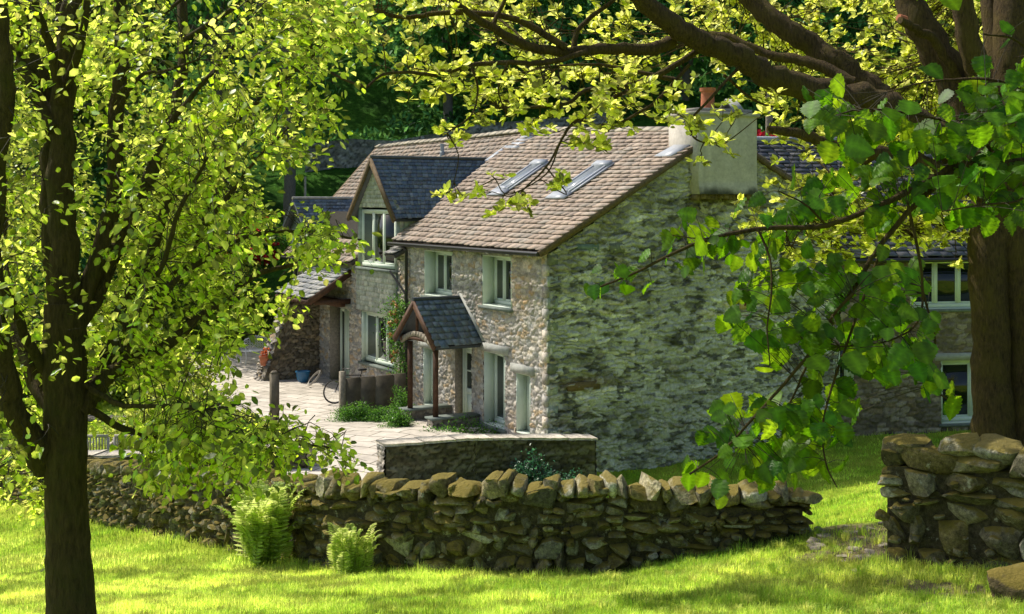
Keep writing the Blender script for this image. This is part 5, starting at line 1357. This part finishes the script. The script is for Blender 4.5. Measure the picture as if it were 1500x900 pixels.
BT = [(-10.3, 57, 17, 3.4, 'tall woodland tree with a bare grey trunk left of the roof', 'leaf_dark', .30, .62), (-14.5, 60, 18, 4.4, 'dark woodland tree left of the bare grey trunk', 'leaf_dark', .34, .3), (-21, 57, 15, 4.8, 'broad woodland tree behind the left garden', 'leaf_wood', .34, .2),
      (-3.5, 68, 13, 4.2, 'dark woodland tree above the small dormer roof', 'leaf_dark', .3, .14), (3, 69, 12.5, 4.4, 'dark woodland tree above the middle of the roof', 'leaf_dark', .3, .12), (9.5, 68, 13, 4.6, 'dark woodland tree left of the chimney pot', 'leaf_dark', .3, .12),
      (15.5, 64, 13, 4.5, 'dark woodland tree behind the chimney', 'leaf_dark', .3, .12), (22, 58, 14, 5, 'woodland tree behind the big sycamore limbs', 'leaf_wood', .3, .1), (28, 54, 14, 5, 'pale woodland tree at the right edge of the wood', 'leaf_wood', .3, .1),
      (-8, 78, 14, 5, 'dark woodland tree higher up above the field wall end', 'leaf_dark', .3, .12), (-1, 80, 14, 5, 'dark woodland tree high up in the left half of the wood', 'leaf_dark', .3, .12), (6, 81, 14, 5, 'dark woodland tree high in the middle of the wood', 'leaf_dark', .3, .12), (13, 79, 14, 5, 'dark woodland tree high above the chimney', 'leaf_dark', .3, .12),
      (21, 74, 15, 5.5, 'dark woodland tree high at the right of the wood', 'leaf_dark', .3, .12), (-18, 76, 15, 5.5, 'dark woodland tree high at the left of the wood', 'leaf_dark', .3, .12), (30, 70, 15, 6, 'dark woodland tree beyond the pale one', 'leaf_dark', .3, .12), (-28, 68, 16, 6, 'dark woodland tree at the left edge of the wood', 'leaf_dark', .3, .12), (-29, 50, 13, 5, 'woodland tree at the far left of the garden', 'leaf_wood', .3, .15)]
for k, (x, y, h, w, lab, mm, tr_, br_) in enumerate(BT):
    wood_tree(x, y, h, w, 300 + k, lab, mm, tr_, br_, n=5200 if y < 72 else 4200)
# far belt of woodland higher up that reads as one mass
for k, (x, y, h, w, lab) in enumerate(((-16.5, 38.5, 10.5, 3.4, 'bright yellow-green garden tree behind the young tree, nearest of three'), (-12.6, 47, 10, 2.9, 'bright garden tree beyond the end of the yard'), (-20.5, 45, 12, 3.8, 'tall bright garden tree far back on the left'))):
    wood_tree(x, y, h, w, 340 + k, lab, 'leaf_shrub', .16, .18, n=8500, group='lit trees in the cottage garden', bark='bark1', size=(.10, .20), z=gz(x, y), sink=.2)
r = np.random.default_rng(99); mb = MB(); n = 26000
x = r.uniform(-80, 80, n); y = r.uniform(86, 125, n); ck = fbm(x * .16, y * .16, 5, 3)
P = np.stack([x, y, hill_z(x, y) + r.random(n) ** .6 * (5 + 12 * ck)], 1)
leaves(mb, P, r.normal(0, 1, (n, 3)) + [0, 0, -.3], np.array([0, 0, 1.]) + r.normal(0, .6, (n, 3)), r.uniform(.6, 1.1, n), LS, None, r, 1.3)
tag(mb.build('woodland', M['leaf_dark'], None), 'dense dark wood covering the upper hillside', 'woodland', kind='stuff')
n = 15000; x = r.uniform(-26, 26, n); y = r.uniform(51, 72, n); k = fbm(x * .35, y * .35, 15, 3) > .47; k &= ~((x > -15) & (x < -4) & (y < 63.5)); x, y = x[k], y[k]; n = len(x); mb = MB(); P = np.stack([x, y, hill_z(x, y) + r.random(n) * .5], 1)
leaves(mb, P, r.normal(0, .6, (n, 3)) + [0, 0, .6], np.array([0, -.5, 1.]) + r.normal(0, .5, (n, 3)), r.uniform(.25, .5, n), LS, None, r, .8)
tag(mb.build('undergrowth', M['leaf_dark'], None), 'dark bracken and brambles on the lower hillside', 'undergrowth', kind='stuff')

# posts and poles
p = at(1127, 172, 46); mb = MB(); tube(mb, [(p[0], p[1], hz(p[0], p[1]) - .5), (p[0], p[1], 10.1)], [.16, .14], 12, 2)
tag(mb.build('telegraph_pole', M['greywood'], None, 60), 'grey wooden pole standing behind the side wing roof', 'pole')
for px, py, d, lab in ((447, 260, 58, 'thin pale fence post on the green bank'),):
    x = at(px, py, d)[0]; mb = MB(); z = hz(x, d); tube(mb, [(x, d, z - .3), (x, d, z + 1.7)], [.06, .055], 8, 1); tag(mb.build('fence_post', M['teak'], None, 60), lab, 'post')
p = on(402, 32.5); mb = MB(); v = Frame((*p[:2], p[2]), HA, -HB); v.box(mb, (-.1, .1), (-.1, .1), (-.3, 1.32), (.2, .2, .2))
vv = [v.p(a, b, z) for z, q in ((1.32, .1), (1.40, .05)) for a, b in ((-q, -q), (q, -q), (q, q), (-q, q))]; mb.add(vv, BOXF)
tag(mb.build('gate_post', M['slab'], None), 'dark square gatepost standing by the path', 'post')
# slate slab fence
fA, fB = np.array([-4.62, 33.0]), np.array([-2.95, 34.0])
root = tag(empty('slab_fence', (*fA, path_z(*fA))), 'fence of upright dark slate slabs with a pale end post', 'fence')
a = (fB - fA); L = np.linalg.norm(a); a /= L; n_ = np.array([a[1], -a[0]]); fr = Frame((*fA, path_z(*fA)), a, n_); rs2 = np.random.default_rng(3)
u = .16
while u < L:
    w = min(rs2.uniform(.42, .6), L - u + .02); mb = MB(); h = rs2.uniform(1.02, 1.06)
    fr.prism(mb, [(u, -.3), (u + w - .012, -.3), (u + w - .012, h + rs2.normal(0, .008)), (u + .02, h + rs2.normal(0, .008)), (u, h - .02)], (-.025, .025)); mb.build('slab', M['slab'], root); u += w
mb = MB(); fr.box(mb, (0, .14), (-.07, .07), (-.3, 1.22)); mb.build('post', M['greywood'], root)

# bicycle leaning behind the slab fence
def bicycle(o, a, lab):
    o = np.array(o, float); root = tag(empty('bicycle', o), lab, 'bicycle'); ax = np.array([a[0], a[1], 0]); n = np.array([-a[1], a[0], 0.]) ; up = unit(np.array([0, 0, 1.]) + n * .12)
    Pn = lambda x, z, y=0: o + ax * x + up * z + n * y
    for x in (0, 1.04):
        mb = MB(); k = 28; ang = np.linspace(0, 2 * math.pi, k + 1); R = .34
        tube(mb, [Pn(x + R * math.cos(t), R + R * math.sin(t)) for t in ang], [.018] * (k + 1), 6, 1); w = mb.build('wheel', M['rubber'], root, 180)
        mb = MB(); tube(mb, [Pn(x + .315 * math.cos(t), R + .315 * math.sin(t)) for t in ang], [.010] * (k + 1), 6, 1)
        for t in ang[:-1:2]: tube(mb, [Pn(x, R), Pn(x + .315 * math.cos(t), R + .315 * math.sin(t))], [.0016, .0016], 4, 1)
        tube(mb, [Pn(x, R, -.05), Pn(x, R, .05)], [.022, .022], 8, 1); mb.build('rim', M['metal'], w, 180)
    mb = MB(); F = {'bb': (.44, .29), 'st': (.30, .78), 'ht': (.86, .80), 'hb': (.89, .68), 'fr': (1.04, .34), 'rr': (0, .34)}
    for p_, q_, r_ in (('bb', 'st', .017), ('st', 'ht', .016), ('hb', 'bb', .019), ('rr', 'bb', .011), ('rr', 'st', .010), ('ht', 'fr', .014)): tube(mb, [Pn(*F[p_]), Pn(*F[q_])], [r_, r_], 8, 1)
    mb.build('frame', M['black'], root, 180)
    mb = MB(); tube(mb, [Pn(.30, .78), Pn(.275, .90)], [.013, .013], 8, 1); stone(mb, Pn(.27, .94), (.27, .15, .07), (a, n[:2]), (.5, .5, .5), np.random.default_rng(1), ICO3, .8, 0, 0, 0, .03); mb.build('saddle', M['rubber'], root, 180)
    mb = MB(); tube(mb, [Pn(.86, .80), Pn(.84, 1.0)], [.013, .013], 8, 1); tube(mb, [Pn(.72, 1.02, -.30), Pn(.80, 1.02, -.2), Pn(.85, 1.0, 0), Pn(.80, 1.02, .2), Pn(.72, 1.02, .30)], [.016, .012, .012, .012, .016], 8, 4); mb.build('handlebar', M['black'], root, 180)
    mb = MB(); k = 18; tube(mb, [Pn(.44 + .09 * math.cos(t), .29 + .09 * math.sin(t), -.05) for t in np.linspace(0, 6.2832, k)], [.008] * k, 5, 1)
    tube(mb, [Pn(.44, .29, -.06), Pn(.36, .14, -.06), Pn(.36, .14, -.14)], [.009, .009, .012], 6, 1); tube(mb, [Pn(.44, .29, .06), Pn(.52, .44, .06), Pn(.52, .44, .14)], [.009, .009, .012], 6, 1); mb.build('crankset', M['metal'], root, 180)
bo = np.array([-4.1, 35.5]); bicycle((*bo, path_z(*bo) + .02), unit(np.array([-1., -.42])), 'black bicycle parked behind the slate slab fence')

# white lacy iron bench
c = np.array([*at(352, 540, 43.2)[:2]]); z = path_z(*c); bf = Frame((*c, z), (.82, .57), (.57, -.82))
root = tag(empty('iron_bench', (*c, z)), 'white lacy cast iron garden bench beside the porch buttress', 'bench')
mb = MB()
for k in range(9): bf.box(mb, (0, 1.25), (.02 + k * .048, .05 + k * .048), (.42, .445))
mb.build('seat', M['white'], root)
mb = MB(); R = lambda u, z, d=0.: bf.p(u, d - .02 - (z - .45) * .18, z)
top = [(0, .62), (.2, .78), (.4, .86), (.62, .90), (.85, .86), (1.05, .78), (1.25, .62)]
tube(mb, [R(*p) for p in top], [.016] * 7, 6, 4); tube(mb, [R(0, .46), R(1.25, .46)], [.014] * 2, 6, 1)
for k in range(13):
    u = .05 + k * .096; zt = np.interp(u, [p[0] for p in top], [p[1] for p in top])
    for zz_ in np.arange(.50, zt - .03, .085):
        rr_ = .042; tube(mb, [R(u + rr_ * math.cos(t), zz_ + .035 + rr_ * math.sin(t)) for t in np.linspace(0, 6.2832, 9)], [.008] * 9, 4, 1, cap=False)
mb.build('backrest', M['white'], root, 180)
for u in (.02, 1.23):
    mb = MB(); tube(mb, [bf.p(u, .44, .43), bf.p(u, .49, .25), bf.p(u, .42, .0)], [.018, .016, .02], 6, 4); mb.build('leg', M['white'], root, 180)
    mb = MB(); tube(mb, [bf.p(u, .0, .43), bf.p(u, -.04, .25), bf.p(u, .03, .0)], [.018, .016, .02], 6, 4); mb.build('leg', M['white'], root, 180)
    mb = MB(); tube(mb, [R(u, .70), bf.p(u, .15, .72), bf.p(u, .40, .68), bf.p(u, .45, .56), bf.p(u, .42, .44)], [.015] * 5, 6, 4); mb.build('armrest', M['white'], root, 180)
# two slatted wooden seats seen over the wall, backs to the left
def seat(px, d, rot, lab):
    ztop = at(px, 637, d)[2]; x = at(px, 637, d)[0]; z = ztop - .92; f = Frame((x, d, z), (math.cos(rot), math.sin(rot)), (-math.sin(rot), math.cos(rot)))
    root = tag(empty('garden_chair', (x, d, z)), lab, 'garden chair', 'slatted wooden seats behind the wall'); w = .31
    mb = MB(); f.box(mb, (-w, w), (-.02, .02), (.85, .92)); f.box(mb, (-w, w), (-.02, .02), (.50, .55))
    for k in range(8): u = -w + .07 + k * (2 * w - .14) / 7; f.box(mb, (u - .014, u + .014), (-.012, .012), (.55, .85))
    mb.build('backrest', M['teak'], root)
    mb = MB()
    for k in range(6): f.box(mb, (-w + .04, w - .04), (.03 + k * .08, .09 + k * .08), (.42, .45))
    mb.build('seat', M['teak'], root)
    for u in (-w, w):
        mb = MB(); f.box(mb, (u - .03, u + .03), (-.03, .03), (-.1, .85 if u else .85)); mb.build('leg', M['teak'], root)
        mb = MB(); f.box(mb, (u - .03, u + .03), (.46, .52), (-.1, .64)); mb.build('leg', M['teak'], root)
        mb = MB(); f.box(mb, (u - .035, u + .035), (-.02, .54), (.64, .675)); mb.build('armrest', M['teak'], root)
seat(139, 29.2, .05, 'slatted grey wooden garden seat next to the tree trunk'); seat(186, 29.2, -.12, 'slatted grey wooden garden seat half hidden by the low leaf spray')
# pots
p = H3(13.3, -.95, path_z(*H2(13.3, -.95))); root = tag(empty('blue_pot', p), 'blue glazed pot on the paving under the lean-to porch', 'pot')
mb = MB(); lathe(mb, p, [(0, 0), (.15, 0), (.20, .16), (.215, .30), (.24, .31), (.24, .35), (.20, .35), (.18, .27), (0, .27)], 24); mb.build('bowl', M['blue'], root, 40)
mb = MB(); lathe(mb, p, [(0, .29), (.19, .28)], 16, (.2, .2, .2)); mb.build('soil', M['dark'], root)
p = H3(12.2, -1.0, path_z(*H2(12.2, -1.0))); mb = MB(); k = 40
tube(mb, [p + [.22 * math.cos(t) * (1 - t / 90), .1 + .18 * math.sin(t), .25 + .2 * math.sin(t * 1.0 + 1) + t * .004] for t in np.linspace(0, 19, k)], [.011] * k, 6, 2)
tag(mb.build('garden_hose', M['teak'], None, 180), 'coiled pale garden hose beside the wing door', 'hose')
p = H3(14.38, -1.86, .22); root = tag(empty('flower_pot', p), 'terracotta pot of orange-red flowers on the buttress end', 'flower pot')
mb = MB(); lathe(mb, p, [(0, 0), (.11, 0), (.16, .26), (.175, .26), (.175, .31), (.14, .31), (.13, .24), (0, .24)], 20); mb.build('bowl', M['terracotta'], root, 40)
r = np.random.default_rng(77)
for k in range(14):
    n = 12; q = p + [0, 0, .36] + r.normal(0, 1, 3) * [.11, .11, .07]; mb = MB(); leaves(mb, q + r.normal(0, .015, (n, 3)), r.normal(0, 1, (n, 3)), r.normal(0, 1, (n, 3)), r.uniform(.04, .07, n), LS, None, r, 1.4); mb.build('flower', M['potred'], root)
# little ceramic plaque on the gable
t0 = 6.05; mb = MB(); GA.box(mb, (5.66, 6.02), (.05, .085), (2.83, 3.10), (.5, .33, .17)); root = mb.build('wall_plaque', vmat('plaque_clay', .5, 30, .15, 60, .1), None)
tag(root, 'small square ochre plaque with a dark emblem on the gable wall', 'plaque')
mb = MB(); GA.box(mb, (5.68, 6.0), (.085, .092), (2.85, 3.08), (.62, .48, .28))
cs = [(5.84 + .055 * math.cos(t) * (1 + .35 * math.cos(3 * t)), 2.965 + .055 * math.sin(t) * (1 + .35 * math.cos(3 * t))) for t in np.linspace(0, 6.2, 22)]
GA.prism(mb, cs, (.092, .098), (.16, .05, .03)); mb.build('emblem', bpy.data.materials['plaque_clay'], root)

# ------------------------------------------------------------------ grass blades
rg = np.random.default_rng(71)
def seg_dist(x, y, pts):
    d = np.full(len(x), 9e9); P = np.array(pts)[:, :2]
    for a, b in zip(P[:-1], P[1:]):
        v = b - a; t = np.clip(((x - a[0]) * v[0] + (y - a[1]) * v[1]) / (v @ v), 0, 1); d = np.minimum(d, np.hypot(x - a[0] - v[0] * t, y - a[1] - v[1] * t))
    return d
WPa = np.array(WP)
def wall_y(x): return np.interp(x, WPa[:, 0], WPa[:, 1])
def blades(n, xr, yr, ln, wd, cond, tuft=.5, warm=.42):
    x = rg.uniform(*xr, n); y = rg.uniform(*yr, n); k = cond(x, y); x, y = x[k], y[k]
    x = x + rg.normal(0, .02, len(x)); z = ground(x, y); n = len(x)
    h = fbm(x * 1.6, y * 1.6, 61, 4); t2 = fbm(x * 7, y * 7, 62, 2)
    L = ln * (.55 + .9 * h) * rg.uniform(.6, 1.3, n) * (1 + tuft * sstep(.5, .75, t2))
    edge = np.minimum(seg_dist(x, y, WP), seg_dist(x, y, WR)); L = L * (1 + .9 * sstep(.75, .3, edge) * rg.random(n))
    b = bare(x, y); keep = rg.random(n) > b * .8; x, y, z, L, n = x[keep], y[keep], z[keep], L[keep], keep.sum(); h = h[keep]
    az = rg.uniform(0, 6.28, n); lean = rg.uniform(.1, .95, n)
    side = np.stack([np.cos(az), np.sin(az), np.zeros(n)], 1); fw = np.stack([-np.sin(az), np.cos(az), np.zeros(n)], 1)
    B = np.stack([x, y, z - .01], 1); up = np.array([0, 0, 1.])
    mid = B + (up * .6 + fw * (.25 * lean)[:, None]) * L[:, None]; tip = B + (up * (1 - .35 * lean)[:, None] + fw * (.85 * lean)[:, None]) * L[:, None]
    w = (wd * rg.uniform(.7, 1.3, n))[:, None] / 2
    V = np.stack([B - side * w, B + side * w, mid + side * w * .8, mid - side * w * .8, tip], 1).reshape(-1, 3)
    i = np.arange(n)[:, None] * 5
    h2 = fbm(x * .7, y * .9, 66, 4); h3 = fbm(x * 3.1, y * 3.1, 67, 3)
    hue = np.clip(warm + 2.2 * (h2 - .5) + rg.normal(0, .28, n), 0, 1); br = rg.uniform(.62, 1.12, n) * (.62 + .72 * sstep(.3, .62, h3)) * (.8 + .35 * sstep(.35, .6, h2)); c = np.repeat(np.stack([hue, br, br * 0 + .4], 1), 5, 0)
    return V, (i + np.array([[0, 1, 2, 3]])), (i + np.array([[3, 2, 4]])), c
mb = MB()
front = lambda x, y: (y < wall_y(x) - .22) & (np.abs(x) < y * .5 + 1.0) & (seg_dist(x, y, WR) > .26)
gap = lambda x, y: (y > wall_y(x) + .25) & (np.abs(x) < y * .47 + 1) & ((x - HC[0]) * HA[0] + (y - HC[1]) * HA[1] < -.05) & (x > -.2 + .0 * y) & (seg_dist(x, y, WR) > .3) & (seg_dist(x, y, wpts(gq)) > .3)
for n, xr, yr, ln, wd, cond in ((330000, (-8.5, 8.5), (9.8, 17.6), .075, .006, front), (80000, (-16, -3), (17., 31), .085, .009, front), (110000, (-.5, 17), (15.5, 34), .075, .010, gap)):
    V, f4, f3, c = blades(n, xr, yr, ln, wd, cond, warm=.05 if cond is gap else .5)  # greener hue behind the gap puts the shaded lawn's tone into the colour
    m0 = mb.n; mb.add(V, f4, c); mb.L.append((f3 + m0).ravel()); mb.S.append(np.full(len(f3), 3, np.int64))
nt_ = 420; tx = rg.uniform(-1.5, 7.2, nt_); ty = rg.uniform(10.5, 16.2, nt_); k = (ty < wall_y(tx) - .3) & (seg_dist(tx, ty, WR) > .35) & (rg.random(nt_) < sstep(-1.5, 3.5, tx) + .12); tx, ty = tx[k], ty[k]
nb = 46; bx_ = np.repeat(tx, nb); by_ = np.repeat(ty, nb); n = len(bx_); az = rg.uniform(0, 6.28, n); ln_ = np.repeat(rg.uniform(.08, .19, len(tx)), nb) * rg.uniform(.5, 1.1, n); le = rg.uniform(.15, 1., n)
bx_ = bx_ + np.cos(az) * rg.uniform(0, .06, n); by_ = by_ + np.sin(az) * rg.uniform(0, .06, n)
B = np.stack([bx_, by_, ground(bx_, by_) - .01], 1); fw = np.stack([np.cos(az), np.sin(az), az * 0], 1); sd_ = np.stack([-np.sin(az), np.cos(az), az * 0], 1) * .0035; up = np.array([0, 0, 1.])
mid = B + (up * .65 + fw * (.3 * le)[:, None]) * ln_[:, None]; tip = B + (up * (1 - .5 * le)[:, None] + fw * (.95 * le)[:, None]) * ln_[:, None]
V = np.stack([B - sd_, B + sd_, mid + sd_ * .8, mid - sd_ * .8, tip], 1).reshape(-1, 3); i = np.arange(n)[:, None] * 5; hh_ = np.repeat(rg.random(len(tx)), nb)
m0 = mb.n; mb.add(V, i + np.array([[0, 1, 2, 3]]), np.repeat(np.stack([hh_, rg.uniform(.6, 1.1, n), hh_ * 0 + .4], 1), 5, 0)); f3 = i + np.array([[3, 2, 4]]); mb.L.append((f3 + m0).ravel()); mb.S.append(np.full(n, 3, np.int64))
tag(mb.build('grass', M['grass'], None), 'bright sunlit green lawn grass', 'grass', kind='stuff')

# ------------------------------------------------------------------ light, sky, camera
SUN = np.array([-.82, .572]); EL = math.radians(53)
sd = Vector((SUN[0] * math.cos(EL), SUN[1] * math.cos(EL), math.sin(EL)))
l = bpy.data.lights.new('sun', 'SUN'); l.energy = 5.0; l.angle = math.radians(.55); l.color = (1., .93, .80)
lo = bpy.data.objects.new('sun', l); COL.objects.link(lo); lo.rotation_euler = sd.to_track_quat('Z', 'Y').to_euler(); lo.location = (-20, 20, 40)
w = bpy.data.worlds.new('World'); sc.world = w; w.use_nodes = True; nt = w.node_tree; nt.nodes.clear()
sky = nd(nt, 'ShaderNodeTexSky'); sky.sky_type = 'NISHITA'; sky.sun_disc = False; sky.sun_elevation = EL; sky.sun_rotation = math.atan2(SUN[0], SUN[1]); sky.air_density = 1.0; sky.dust_density = 3.0
bg = nd(nt, 'ShaderNodeBackground', {'Color': sky.outputs[0], 'Strength': .15}); o = nd(nt, 'ShaderNodeOutputWorld'); nt.links.new(bg.outputs[0], o.inputs[0])
cam = bpy.data.cameras.new('camera'); cam.sensor_width = 36; cam.lens = FPX / 1500 * 36; cam.shift_y = -160 / 1500; cam.clip_end = 1000; cam.clip_start = .05
co = bpy.data.objects.new('camera', cam); COL.objects.link(co); co.location = (0, 0, EYE); co.rotation_euler = (math.radians(90), 0, 0); sc.camera = co
sc.view_settings.view_transform = 'Standard'; sc.view_settings.look = 'None'; sc.view_settings.exposure = 0
sc.render.engine = 'CYCLES'; sc.cycles.use_denoising = True; sc.cycles.max_bounces = 8; sc.cycles.transparent_max_bounces = 8; sc.cycles.sample_clamp_indirect = 6
